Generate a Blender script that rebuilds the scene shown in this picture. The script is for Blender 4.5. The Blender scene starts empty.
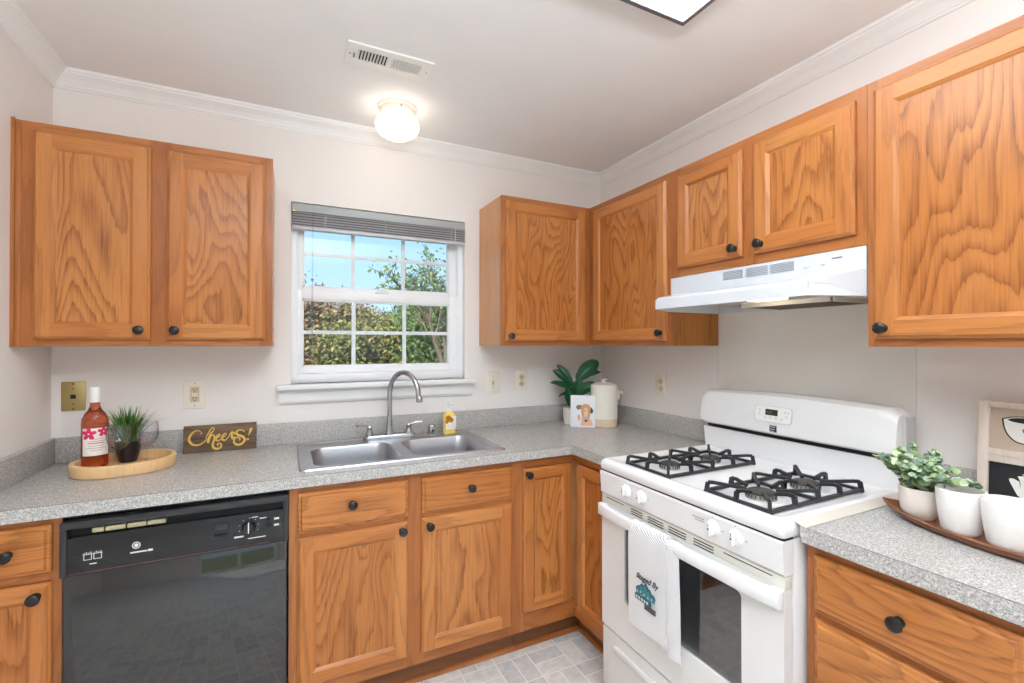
import bpy, bmesh, math, random
from mathutils import Vector, Matrix, noise as mnoise

scene = bpy.context.scene
C = scene.collection
PI = math.pi
random.seed(7)

# ------------------------------------------------------------------ camera, world, sun, exposure
cam_d = bpy.data.cameras.new('camera')
cam = bpy.data.objects.new('camera', cam_d)
C.objects.link(cam)
cam_d.sensor_fit = 'HORIZONTAL'
cam_d.sensor_width = 36.0
cam_d.lens = 463.15 / 1024 * 36.0
cam.location = (-1.817, -2.42, 1.379)
cam.rotation_euler = (PI / 2 + 0.0059, 0, -0.4546)
cam_d.clip_start = 0.02
cam_d.clip_end = 300
scene.camera = cam

scene.view_settings.view_transform = 'Standard'
scene.view_settings.look = 'None'
scene.view_settings.gamma = 1.0
scene.view_settings.use_curve_mapping = False
scene.view_settings.exposure = 0.82
scene.cycles.use_denoising = True
scene.cycles.max_bounces = 14
scene.cycles.diffuse_bounces = 7
scene.cycles.glossy_bounces = 6
scene.cycles.transparent_max_bounces = 24
scene.cycles.sample_clamp_indirect = 6

PANEL_L = 4.0      # ceiling panel diffuser
GLOBE_L = 2.2      # warm globe glass
HOOD_L = 1.4       # range hood lens

# the photographer's flash, bounced off the ceiling beside the camera
fl_d = bpy.data.lights.new('bounce_flash', 'AREA')
fl_d.shape = 'DISK'
fl_d.size = .8
fl_d.energy = 54
fl_d.color = (.86, .94, 1.0)
flash = bpy.data.objects.new('bounce_flash', fl_d)
C.objects.link(flash)
flash.location = (-1.75, -2.95, 1.80)
flash.rotation_euler = (PI, 0, 0)

world = bpy.data.worlds.new('sky')
scene.world = world
world.use_nodes = True
wn = world.node_tree.nodes
wl = world.node_tree.links
wn.clear()
w_out = wn.new('ShaderNodeOutputWorld')
w_bg = wn.new('ShaderNodeBackground')
w_tc = wn.new('ShaderNodeTexCoord')
w_sep = wn.new('ShaderNodeSeparateXYZ')
w_rmp = wn.new('ShaderNodeValToRGB')
w_rmp.color_ramp.elements[0].position = 0.0
w_rmp.color_ramp.elements[0].color = (0.52, 0.66, 0.80, 1)
w_rmp.color_ramp.elements[1].position = 0.45
w_rmp.color_ramp.elements[1].color = (0.16, 0.36, 0.64, 1)
e_ = w_rmp.color_ramp.elements.new(0.12)
e_.color = (0.37, 0.57, 0.76, 1)
wl.new(w_tc.outputs['Generated'], w_sep.inputs[0])
wl.new(w_sep.outputs['Z'], w_rmp.inputs[0])
wl.new(w_rmp.outputs[0], w_bg.inputs[0])
wl.new(w_bg.outputs[0], w_out.inputs[0])
w_bg.inputs[1].default_value = 1.0

sun_d = bpy.data.lights.new('sun', 'SUN')
sun_d.energy = 3.9
sun_d.angle = 0.01
sun_d.color = (1.0, 0.95, 0.86)
sun = bpy.data.objects.new('sun', sun_d)
C.objects.link(sun)
sun.location = (-8, -12, 12)
sun.rotation_euler = Vector((0.35, 0.70, -0.75)).to_track_quat('-Z', 'Y').to_euler()


# ------------------------------------------------------------------ helpers
def s2l(c):
    return c / 12.92 if c <= 0.04045 else ((c + 0.055) / 1.055) ** 2.4


def col(r, g, b):
    return (s2l(r / 255), s2l(g / 255), s2l(b / 255), 1.0)


class MB:
    """collects primitives, builds ONE mesh object"""
    def __init__(self):
        self.v, self.f, self.m, self.s = [], [], [], []

    def add(self, vs, fs, mat=0, smooth=False, M=None):
        o = len(self.v)
        for p in vs:
            p = Vector(p)
            self.v.append(tuple(M @ p if M else p))
        for f in fs:
            self.f.append([i + o for i in f])
            self.m.append(mat)
            self.s.append(smooth)
        return self

    def bm(self, bm, mat=0, smooth=False, M=None):
        bm.verts.index_update()
        self.add([v.co.copy() for v in bm.verts], [[v.index for v in f.verts] for f in bm.faces], mat, smooth, M)
        bm.free()
        return self

    def box(self, x0, x1, y0, y1, z0, z1, mat=0, bev=0.0, seg=2, M=None):
        x0, x1 = min(x0, x1), max(x0, x1)
        y0, y1 = min(y0, y1), max(y0, y1)
        z0, z1 = min(z0, z1), max(z0, z1)
        if bev <= 0:
            vs = [(x, y, z) for x in (x0, x1) for y in (y0, y1) for z in (z0, z1)]
            fs = [(0, 1, 3, 2), (4, 6, 7, 5), (0, 4, 5, 1), (2, 3, 7, 6), (0, 2, 6, 4), (1, 5, 7, 3)]
            return self.add(vs, fs, mat, False, M)
        b = bmesh.new()
        bmesh.ops.create_cube(b, size=1.0)
        for v in b.verts:
            v.co = Vector(((v.co.x + .5) * (x1 - x0) + x0, (v.co.y + .5) * (y1 - y0) + y0, (v.co.z + .5) * (z1 - z0) + z0))
        bev = min(bev, (x1 - x0) * .49, (y1 - y0) * .49, (z1 - z0) * .49)
        bmesh.ops.bevel(b, geom=list(b.edges), offset=bev, segments=seg, profile=0.5, affect='EDGES')
        return self.bm(b, mat, True, M)

    def lathe(self, prof, cx=0, cy=0, cz=0, n=32, mat=0, M=None, axis='z', cap=True):
        vs, fs = [], []
        for (r, z) in prof:
            for i in range(n):
                a = 2 * PI * i / n
                p = (r * math.cos(a), r * math.sin(a), z)
                if axis == 'y':      # height runs towards -y
                    p = (p[0], -p[2], p[1])
                elif axis == 'x':
                    p = (p[2], p[0], p[1])
                vs.append((p[0] + cx, p[1] + cy, p[2] + cz))
        for k in range(len(prof) - 1):
            for i in range(n):
                j = (i + 1) % n
                fs.append((k * n + i, k * n + j, (k + 1) * n + j, (k + 1) * n + i))
        if cap:
            if prof[0][0] > 1e-5:
                fs.append(tuple(range(n))[::-1])
            if prof[-1][0] > 1e-5:
                fs.append(tuple(range((len(prof) - 1) * n, len(prof) * n)))
        return self.add(vs, fs, mat, True, M)

    def tube(self, pts, r, n=10, mat=0, M=None, flat=1.0, cap=True):
        pts = [Vector(p) for p in pts]
        rr = r if isinstance(r, (list, tuple)) else [r] * len(pts)
        vs, fs = [], []
        up = None
        for k, p in enumerate(pts):
            if k == 0:
                d = pts[1] - p
            elif k == len(pts) - 1:
                d = p - pts[k - 1]
            else:
                d = pts[k + 1] - pts[k - 1]
            d.normalize()
            if up is None:
                up = Vector((0, 0, 1)) if abs(d.z) < .9 else Vector((0, 1, 0))
            s = d.cross(up)
            if s.length < 1e-4:
                s = d.cross(Vector((1, 0, 0)))
            s.normalize()
            up = s.cross(d).normalized()
            for i in range(n):
                a = 2 * PI * i / n
                vs.append(p + s * (math.cos(a) * rr[k]) + up * (math.sin(a) * rr[k] * flat))
        for k in range(len(pts) - 1):
            for i in range(n):
                j = (i + 1) % n
                fs.append((k * n + i, k * n + j, (k + 1) * n + j, (k + 1) * n + i))
        if cap:
            fs.append(tuple(range(n))[::-1])
            fs.append(tuple(range((len(pts) - 1) * n, len(pts) * n)))
        return self.add(vs, fs, mat, True, M)

    def prism(self, poly, axis, a, b, mat=0, smooth=False, M=None):
        """poly of 2-tuples extruded along axis; other two coordinates in xyz order"""
        def P(u, v, w):
            return {'x': (w, u, v), 'y': (u, w, v), 'z': (u, v, w)}[axis]
        n = len(poly)
        vs = [P(u, v, a) for u, v in poly] + [P(u, v, b) for u, v in poly]
        fs = [tuple(range(n))[::-1], tuple(range(n, 2 * n))]
        for i in range(n):
            j = (i + 1) % n
            fs.append((i, j, n + j, n + i))
        return self.add(vs, fs, mat, smooth, M)

    def holed(self, outer, holes, z0, z1, mat=0, M=None):
        """flat plate (xy outline with holes) between z0 and z1"""
        b = bmesh.new()
        loops = [outer] + holes
        edges = []
        for lp in loops:
            vv = [b.verts.new((p[0], p[1], z1)) for p in lp]
            for i in range(len(vv)):
                edges.append(b.edges.new((vv[i], vv[(i + 1) % len(vv)])))
        bmesh.ops.triangle_fill(b, use_beauty=True, use_dissolve=False, edges=edges)
        r = bmesh.ops.extrude_face_region(b, geom=list(b.faces))
        for g in r['geom']:
            if isinstance(g, bmesh.types.BMVert):
                g.co.z = z0
        bmesh.ops.recalc_face_normals(b, faces=list(b.faces))
        return self.bm(b, mat, False, M)

    def build(self, name, mats, parent=None, loc=None, rot=None, angle=35):
        me = bpy.data.meshes.new(name)
        me.from_pydata(self.v, [], self.f)
        if not isinstance(mats, (list, tuple)):
            mats = [mats]
        for m in mats:
            me.materials.append(m)
        me.polygons.foreach_set('material_index', self.m)
        b = bmesh.new()
        b.from_mesh(me)
        bmesh.ops.recalc_face_normals(b, faces=list(b.faces))
        b.to_mesh(me)
        b.free()
        me.polygons.foreach_set('use_smooth', self.s)
        if any(self.s):
            me.polygons.foreach_set('use_smooth', [True] * len(me.polygons))
            me.set_sharp_from_angle(angle=math.radians(angle))
        o = bpy.data.objects.new(name, me)
        C.objects.link(o)
        if parent:
            o.parent = parent
        if loc:
            o.location = loc
        if rot:
            o.rotation_euler = rot
        return o


def thing(name, label, cat, loc=(0, 0, 0), rz=0.0, group=None):
    o = bpy.data.objects.new(name, None)
    o.empty_display_size = .05
    C.objects.link(o)
    o.location = loc
    o.rotation_euler = (0, 0, rz)
    o['label'] = label
    o['category'] = cat
    if group:
        o['group'] = group
    return o


def tag(o, label, cat, group=None, kind=None):
    o['label'] = label
    o['category'] = cat
    if group:
        o['group'] = group
    if kind:
        o['kind'] = kind
    return o


def struct(o, label=None):
    o['kind'] = 'structure'
    if label:
        o['label'] = label
        o['category'] = o.name.split('_')[0]
    return o


def group_empty(name, label, cat):
    o = bpy.data.objects.new(name, None)
    C.objects.link(o)
    o['kind'] = 'structure'
    o['label'] = label
    o['category'] = cat
    return o


def text(name, body, size, mat, parent, loc, rot=(PI / 2, 0, 0), extrude=.0003, shear=0.0, align='LEFT', sx=1.0, bold=0.0):
    cu = bpy.data.curves.new(name, 'FONT')
    cu.body = body
    cu.size = size
    cu.extrude = extrude
    cu.shear = shear
    cu.align_x = align
    cu.offset = bold
    cu.materials.append(mat)
    tmp_o = bpy.data.objects.new(name + '_curve', cu)
    C.objects.link(tmp_o)
    dg = bpy.context.evaluated_depsgraph_get()
    me = bpy.data.meshes.new_from_object(tmp_o.evaluated_get(dg))
    bpy.data.objects.remove(tmp_o)
    if not me.materials:
        me.materials.append(mat)
    o = bpy.data.objects.new(name, me)
    C.objects.link(o)
    o.parent = parent
    o.location = loc
    o.rotation_euler = rot
    o.scale = (sx, 1, 1)
    return o


def catmull(pts, n=8):
    P = [Vector(p) for p in pts]
    out = []
    for i in range(len(P) - 1):
        p0 = P[max(i - 1, 0)]
        p1, p2 = P[i], P[i + 1]
        p3 = P[min(i + 2, len(P) - 1)]
        for k in range(n):
            t = k / n
            out.append(0.5 * ((2 * p1) + (-p0 + p2) * t + (2 * p0 - 5 * p1 + 4 * p2 - p3) * t * t + (-p0 + 3 * p1 - 3 * p2 + p3) * t ** 3))
    out.append(P[-1])
    return out


def stroke(mb, pts, w0, w1, y, th=.0006, mat=0, n=8):
    """brush stroke in the xz plane, third value of a point (optional) = width factor"""
    pp = [(p[0], p[1], p[2] if len(p) > 2 else .5) for p in pts]
    cv = catmull(pp, n)
    vs, fs = [], []
    for k, p in enumerate(cv):
        a = cv[max(k - 1, 0)]
        b = cv[min(k + 1, len(cv) - 1)]
        d = Vector((b.x - a.x, b.y - a.y))
        if d.length < 1e-7:
            d = Vector((1, 0))
        d.normalize()
        nx, nz = -d.y, d.x
        w = (w0 + (w1 - w0) * max(0, min(1, p.z))) / 2
        for yy in (y, y - th):
            vs.append((p.x + nx * w, yy, p.y + nz * w))
            vs.append((p.x - nx * w, yy, p.y - nz * w))
    for k in range(len(cv) - 1):
        a, b = 4 * k, 4 * k + 4
        fs += [(a + 2, a + 3, b + 3, b + 2), (a, b, b + 1, a + 1), (a, a + 2, b + 2, b), (a + 1, b + 1, b + 3, a + 3)]
    fs += [(0, 1, 3, 2), (len(vs) - 4, len(vs) - 2, len(vs) - 1, len(vs) - 3)]
    mb.add(vs, fs, mat)


def rrect(x0, x1, y0, y1, r, n=6):
    pts = []
    for cx, cy, a0 in ((x1 - r, y1 - r, 0), (x0 + r, y1 - r, 90), (x0 + r, y0 + r, 180), (x1 - r, y0 + r, 270)):
        for i in range(n + 1):
            a = math.radians(a0 + 90 * i / n)
            pts.append((cx + r * math.cos(a), cy + r * math.sin(a)))
    return pts


def loft(mb, loops, mat=0, cap0=False, cap1=False, smooth=True, M=None):
    n = len(loops[0])
    vs = [p for lp in loops for p in lp]
    fs = []
    for k in range(len(loops) - 1):
        for i in range(n):
            j = (i + 1) % n
            fs.append((k * n + i, k * n + j, (k + 1) * n + j, (k + 1) * n + i))
    if cap0:
        fs.append(tuple(range(n))[::-1])
    if cap1:
        fs.append(tuple(range((len(loops) - 1) * n, len(loops) * n)))
    mb.add(vs, fs, mat, smooth, M)


# ------------------------------------------------------------------ materials
def mat_base(name):
    m = bpy.data.materials.new(name)
    m.use_nodes = True
    nt = m.node_tree
    return m, nt, nt.nodes['Principled BSDF']


def plain(name, c, rough=.5, metal=0.0, spec=.5, coat=0.0, bump=0.0, bscale=200, sub=0.0):
    m, nt, p = mat_base(name)
    p.inputs['Base Color'].default_value = c
    p.inputs['Roughness'].default_value = rough
    p.inputs['Metallic'].default_value = metal
    p.inputs['Specular IOR Level'].default_value = spec
    p.inputs['Coat Weight'].default_value = coat
    # gentle procedural tone variation keeps every surface node based
    tc = nt.nodes.new('ShaderNodeTexCoord')
    nz = nt.nodes.new('ShaderNodeTexNoise')
    nz.inputs['Scale'].default_value = bscale if bump else 6
    nt.links.new(tc.outputs['Object'], nz.inputs['Vector'])
    mix = nt.nodes.new('ShaderNodeMix')
    mix.data_type = 'RGBA'
    mix.inputs[6].default_value = tuple(x * .965 for x in c[:3]) + (1,)
    mix.inputs[7].default_value = tuple(min(1, x * 1.03) for x in c[:3]) + (1,)
    nt.links.new(nz.outputs['Fac'], mix.inputs[0])
    nt.links.new(mix.outputs[2], p.inputs['Base Color'])
    if bump:
        b = nt.nodes.new('ShaderNodeBump')
        b.inputs['Strength'].default_value = bump
        b.inputs['Distance'].default_value = .002
        nt.links.new(nz.outputs['Fac'], b.inputs['Height'])
        nt.links.new(b.outputs[0], p.inputs['Normal'])
    return m


def oak(name, axis, light, mid, dark, scale=7.0, rings=11.0, rough=.33, contrast=1.0, stretch=.13):
    m, nt, p = mat_base(name)
    N, L = nt.nodes.new, nt.links.new
    tc = N('ShaderNodeTexCoord')
    oi = N('ShaderNodeObjectInfo')
    add = N('ShaderNodeVectorMath'); add.operation = 'MULTIPLY_ADD'
    L(oi.outputs['Random'], add.inputs[0])
    add.inputs[1].default_value = (17.3, 11.7, 23.1)
    L(tc.outputs['Object'], add.inputs[2])
    mp = N('ShaderNodeMapping')
    st = stretch
    mp.inputs['Scale'].default_value = {'z': (1, 1, st), 'x': (st, 1, 1), 'y': (1, st, 1)}[axis]
    L(add.outputs[0], mp.inputs['Vector'])
    nz = N('ShaderNodeTexNoise')
    nz.inputs['Scale'].default_value = scale
    nz.inputs['Detail'].default_value = 1.6
    nz.inputs['Roughness'].default_value = .45
    nz.inputs['Distortion'].default_value = .25
    L(mp.outputs[0], nz.inputs['Vector'])
    mpj = N('ShaderNodeMapping')
    mpj.inputs['Scale'].default_value = {'z': (1, 1, .10), 'x': (.10, 1, 1), 'y': (1, .10, 1)}[axis]
    L(add.outputs[0], mpj.inputs['Vector'])
    nj = N('ShaderNodeTexNoise')
    nj.inputs['Scale'].default_value = 120
    nj.inputs['Detail'].default_value = 2
    L(mpj.outputs[0], nj.inputs['Vector'])
    mj = N('ShaderNodeMath'); mj.operation = 'MULTIPLY'; mj.inputs[1].default_value = .55
    L(nj.outputs['Fac'], mj.inputs[0])
    mul = N('ShaderNodeMath'); mul.operation = 'MULTIPLY_ADD'; mul.inputs[1].default_value = rings
    L(nz.outputs['Fac'], mul.inputs[0])
    L(mj.outputs[0], mul.inputs[2])
    fr = N('ShaderNodeMath'); fr.operation = 'FRACT'
    L(mul.outputs[0], fr.inputs[0])
    r1 = N('ShaderNodeValToRGB')
    e = r1.color_ramp.elements
    e[0].position = 0.0; e[0].color = (1, 1, 1, 1)
    e[1].position = 1.0; e[1].color = (.9, .9, .9, 1)
    a = r1.color_ramp.elements.new(.16); a.color = (.62, .62, .62, 1)
    a = r1.color_ramp.elements.new(.42); a.color = (.16, .16, .16, 1)
    a = r1.color_ramp.elements.new(.72); a.color = (0, 0, 0, 1)
    a = r1.color_ramp.elements.new(.93); a.color = (.12, .12, .12, 1)
    L(fr.outputs[0], r1.inputs[0])
    # fine pores
    mp2 = N('ShaderNodeMapping')
    mp2.inputs['Scale'].default_value = {'z': (1, 1, .03), 'x': (.03, 1, 1), 'y': (1, .03, 1)}[axis]
    L(add.outputs[0], mp2.inputs['Vector'])
    n2 = N('ShaderNodeTexNoise')
    n2.inputs['Scale'].default_value = 230
    n2.inputs['Detail'].default_value = 3
    L(mp2.outputs[0], n2.inputs['Vector'])
    r2 = N('ShaderNodeValToRGB')
    r2.color_ramp.elements[0].position = .46; r2.color_ramp.elements[0].color = (0, 0, 0, 1)
    r2.color_ramp.elements[1].position = .70; r2.color_ramp.elements[1].color = (1, 1, 1, 1)
    L(n2.outputs['Fac'], r2.inputs[0])
    # broad tone
    n3 = N('ShaderNodeTexNoise')
    n3.inputs['Scale'].default_value = 3.2
    n3.inputs['Detail'].default_value = 2
    L(mp.outputs[0], n3.inputs['Vector'])
    m1 = N('ShaderNodeMix'); m1.data_type = 'RGBA'
    m1.inputs[6].default_value = light; m1.inputs[7].default_value = mid
    r3 = N('ShaderNodeMapRange')
    r3.inputs[1].default_value = .35; r3.inputs[2].default_value = .65
    L(n3.outputs['Fac'], r3.inputs[0])
    L(r3.outputs[0], m1.inputs[0])
    m2 = N('ShaderNodeMix'); m2.data_type = 'RGBA'
    m2.inputs[7].default_value = dark
    L(m1.outputs[2], m2.inputs[6])
    f1 = N('ShaderNodeMath'); f1.operation = 'MULTIPLY'; f1.inputs[1].default_value = .72 * contrast
    f1b = N('ShaderNodeMath'); f1b.operation = 'MULTIPLY_ADD'; f1b.inputs[1].default_value = .35; f1b.inputs[2].default_value = .65
    L(r2.outputs[0], f1b.inputs[0])
    f1c = N('ShaderNodeMath'); f1c.operation = 'MULTIPLY'
    L(r1.outputs[0], f1c.inputs[0]); L(f1b.outputs[0], f1c.inputs[1])
    L(f1c.outputs[0], f1.inputs[0])
    L(f1.outputs[0], m2.inputs[0])
    m3 = N('ShaderNodeMix'); m3.data_type = 'RGBA'
    m3.inputs[7].default_value = tuple(x * .55 for x in dark[:3]) + (1,)
    L(m2.outputs[2], m3.inputs[6])
    f2 = N('ShaderNodeMath'); f2.operation = 'MULTIPLY'; f2.inputs[1].default_value = .22 * contrast
    L(r2.outputs[0], f2.inputs[0])
    L(f2.outputs[0], m3.inputs[0])
    L(m3.outputs[2], p.inputs['Base Color'])
    p.inputs['Roughness'].default_value = rough
    p.inputs['Specular IOR Level'].default_value = .45
    bp = N('ShaderNodeBump'); bp.invert = True
    bp.inputs['Strength'].default_value = .12; bp.inputs['Distance'].default_value = .001
    L(r2.outputs[0], bp.inputs['Height'])
    L(bp.outputs[0], p.inputs['Normal'])
    return m


DL, DM, DD = col(200, 132, 72), col(184, 112, 54), col(126, 66, 26)
FL, FM, FD = col(186, 118, 64), col(168, 99, 48), col(114, 62, 27)
oak_v = oak('oak_upright', 'z', DL, DM, DD, 8, 7, contrast=.75)
oak_h = oak('oak_level', 'x', DL, DM, DD, 8, 7, contrast=.75)
oak_p = oak('oak_panel', 'z', col(198, 129, 69), col(182, 111, 52), col(118, 62, 24), 5.0, 24, rough=.27, contrast=1.2, stretch=.24)
oak_ph = oak('oak_drawer', 'x', col(200, 131, 70), col(184, 113, 53), col(120, 64, 25), 5.0, 22, rough=.3, contrast=1.05, stretch=.18)
frm_v = oak('oak_frame_upright', 'z', FL, FM, FD, 8, 7, contrast=.7)
frm_h = oak('oak_frame_level', 'x', FL, FM, FD, 8, 7, contrast=.7)
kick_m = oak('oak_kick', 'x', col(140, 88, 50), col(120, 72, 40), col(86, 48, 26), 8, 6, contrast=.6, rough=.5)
side_m = oak('oak_side', 'z', col(212, 154, 106), col(200, 140, 90), col(170, 108, 62), 10, 6, rough=.25, contrast=.45)
side_dark = oak('oak_veneer', 'z', col(196, 128, 60), col(180, 110, 48), col(140, 82, 34), 7, 10, rough=.35)

wall_m = plain('wall_paint', col(239, 234, 231), .62, bump=.05, bscale=350)
ceil_m = plain('ceiling_paint', col(236, 235, 234), .75)
trim_m = plain('trim_paint', col(240, 240, 240), .35)
vinyl_m = plain('white_vinyl', col(246, 247, 250), .3)
enamel = plain('white_enamel', col(240, 240, 241), .16, spec=.5)
enamel2 = plain('white_enamel_door', col(238, 238, 237), .2)
bisque = plain('pale_plastic', col(226, 224, 214), .35)
white_pl = plain('white_plastic', col(244, 243, 240), .3)
plate_m = plain('plate_ivory', col(240, 234, 222), .35)
ivory_d = plain('receptacle_ivory', col(214, 196, 164), .4)
dark_slot = plain('dark_slot', col(24, 22, 20), .7)
brass_m = plain('aged_brass', col(186, 166, 110), .38, metal=.75)
chrome = plain('chrome', col(188, 189, 194), .14, metal=1)
steel_hw = plain('steel_hardware', col(160, 160, 160), .35, metal=1)
iron = plain('cast_iron', col(42, 43, 47), .42, spec=.5, bump=.1, bscale=400)
burner_m = plain('burner_cap', col(66, 64, 62), .55, bump=.1, bscale=300)
alu = plain('burner_base', col(170, 168, 164), .45, metal=.8)
black_pl = plain('black_plastic', col(36, 37, 40), .3)
black_sl = plain('black_recess', col(12, 12, 13), .6)
black_gl = plain('black_gloss', col(30, 31, 32), .045, spec=.9)
black_gl.node_tree.nodes['Principled BSDF'].inputs['IOR'].default_value = 1.55
black_gl2 = plain('charcoal_trim', col(62, 66, 70), .35)
knob_m = plain('knob_black', col(24, 23, 24), .28)
white_ink = plain('white_ink', col(222, 222, 222), .5)
grey_ink = plain('grey_ink', col(120, 124, 130), .5)
red_line = plain('red_pinstripe', col(150, 92, 88), .5)
foam_m = plain('yellowed_foam', col(186, 176, 142), .7)
lcd_m = plain('display_green', col(46, 54, 40), .2)


def m_steel():
    m, nt, p = mat_base('brushed_steel')
    tc = nt.nodes.new('ShaderNodeTexCoord')
    mp = nt.nodes.new('ShaderNodeMapping')
    mp.inputs['Scale'].default_value = (3, 160, 160)
    nz = nt.nodes.new('ShaderNodeTexNoise')
    nz.inputs['Scale'].default_value = 6
    nz.inputs['Detail'].default_value = 3
    mr = nt.nodes.new('ShaderNodeMapRange')
    mr.inputs[3].default_value = .22
    mr.inputs[4].default_value = .42
    nt.links.new(tc.outputs['Object'], mp.inputs[0])
    nt.links.new(mp.outputs[0], nz.inputs['Vector'])
    nt.links.new(nz.outputs['Fac'], mr.inputs[0])
    nt.links.new(mr.outputs[0], p.inputs['Roughness'])
    p.inputs['Base Color'].default_value = col(186, 186, 190)
    p.inputs['Metallic'].default_value = 1
    return m


steel = m_steel()


def m_laminate():
    m, nt, p = mat_base('speckled_laminate')
    N, L = nt.nodes.new, nt.links.new
    tc = N('ShaderNodeTexCoord')
    base = col(180, 178, 175)
    prev = None
    layers = [(300, .42, col(140, 138, 137), .8), (240, .42, col(212, 210, 205), .8),
              (230, .33, col(108, 102, 98), .7), (210, .31, col(186, 160, 134), .5), (240, .31, col(128, 142, 152), .5)]
    for k, (sc, th, c, op) in enumerate(layers):
        mp = N('ShaderNodeMapping')
        mp.inputs['Location'].default_value = (k * 3.1, k * 5.7, k * 1.3)
        L(tc.outputs['Object'], mp.inputs[0])
        nz = N('ShaderNodeTexNoise')
        nz.inputs['Scale'].default_value = sc
        nz.inputs['Detail'].default_value = 1
        L(mp.outputs[0], nz.inputs['Vector'])
        rp = N('ShaderNodeMapRange')
        rp.inputs[1].default_value = 1 - th - .03
        rp.inputs[2].default_value = 1 - th + .03
        rp.inputs[3].default_value = 0
        rp.inputs[4].default_value = op
        L(nz.outputs['Fac'], rp.inputs[0])
        mx = N('ShaderNodeMix'); mx.data_type = 'RGBA'
        if prev is None:
            mx.inputs[6].default_value = base
        else:
            L(prev, mx.inputs[6])
        mx.inputs[7].default_value = c
        L(rp.outputs[0], mx.inputs[0])
        prev = mx.outputs[2]
    L(prev, p.inputs['Base Color'])
    p.inputs['Roughness'].default_value = .27
    return m


lam = m_laminate()
lam_edge = plain('laminate_seam', col(104, 98, 92), .5)


def m_floor():
    """basket weave vinyl: 152 mm blocks of two tiles, turned alternately"""
    m, nt, p = mat_base('basketweave_vinyl')
    N, L = nt.nodes.new, nt.links.new
    B = .152
    tc = N('ShaderNodeTexCoord')
    sp = N('ShaderNodeSeparateXYZ')
    L(tc.outputs['Object'], sp.inputs[0])

    def M(op, a, b=None, c=None):
        n = N('ShaderNodeMath'); n.operation = op
        for i, x in enumerate((a, b, c)):
            if x is None:
                continue
            if isinstance(x, (int, float)):
                n.inputs[i].default_value = x
            else:
                L(x, n.inputs[i])
        return n.outputs[0]
    u = M('DIVIDE', M('ADD', sp.outputs[0], .547 + 40 * B), B)
    v = M('DIVIDE', M('ADD', sp.outputs[1], .590 + 40 * B), B)
    iu, iv = M('FLOOR', u), M('FLOOR', v)
    fu, fv = M('FRACT', u), M('FRACT', v)
    par = M('MODULO', M('ADD', iu, iv), 2.0)          # 0 / 1
    par = M('GREATER_THAN', par, .5)
    # iu for block left of x=-.547 is 39, iv below y=-.59 is 39 -> even -> split along x
    su = M('FRACT', M('MULTIPLY', fu, 2.0))
    sv = M('FRACT', M('MULTIPLY', fv, 2.0))
    hu = M('FLOOR', M('MULTIPLY', fu, 2.0))
    hv = M('FLOOR', M('MULTIPLY', fv, 2.0))

    def edge(x, w):           # distance to the nearer end of 0..1
        return M('LESS_THAN', M('MINIMUM', x, M('SUBTRACT', 1.0, x)), w)
    g = .020
    g_out = M('MAXIMUM', edge(fu, g), edge(fv, g))
    g_x = edge(su, g * 2)
    g_y = edge(sv, g * 2)
    ginn = M('ADD', M('MULTIPLY', g_y, par), M('MULTIPLY', g_x, M('SUBTRACT', 1.0, par)))
    grout = M('MINIMUM', M('MAXIMUM', g_out, ginn), 1.0)
    half = M('ADD', M('MULTIPLY', hv, par), M('MULTIPLY', hu, M('SUBTRACT', 1.0, par)))
    cmb = N('ShaderNodeCombineXYZ')
    L(iu, cmb.inputs[0]); L(iv, cmb.inputs[1]); L(half, cmb.inputs[2])
    wn_ = N('ShaderNodeTexWhiteNoise')
    L(cmb.outputs[0], wn_.inputs['Vector'])
    rp = N('ShaderNodeValToRGB')
    rp.color_ramp.elements[0].color = col(206, 206, 206)
    rp.color_ramp.elements[1].color = col(230, 227, 222)
    a = rp.color_ramp.elements.new(.5); a.color = col(219, 217, 214)
    L(wn_.outputs['Value'], rp.inputs[0])
    nz = N('ShaderNodeTexNoise')
    nz.inputs['Scale'].default_value = 28
    nz.inputs['Detail'].default_value = 6
    L(tc.outputs['Object'], nz.inputs['Vector'])
    mr = N('ShaderNodeMapRange')
    mr.inputs[1].default_value = .3; mr.inputs[2].default_value = .7
    mr.inputs[3].default_value = .84; mr.inputs[4].default_value = 1.1
    L(nz.outputs['Fac'], mr.inputs[0])
    vm = N('ShaderNodeVectorMath'); vm.operation = 'SCALE'
    L(rp.outputs[0], vm.inputs[0]); L(mr.outputs[0], vm.inputs[3])
    mx = N('ShaderNodeMix'); mx.data_type = 'RGBA'
    L(vm.outputs[0], mx.inputs[6])
    mx.inputs[7].default_value = col(240, 238, 235)
    L(grout, mx.inputs[0])
    L(mx.outputs[2], p.inputs['Base Color'])
    p.inputs['Roughness'].default_value = .35
    return m


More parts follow.
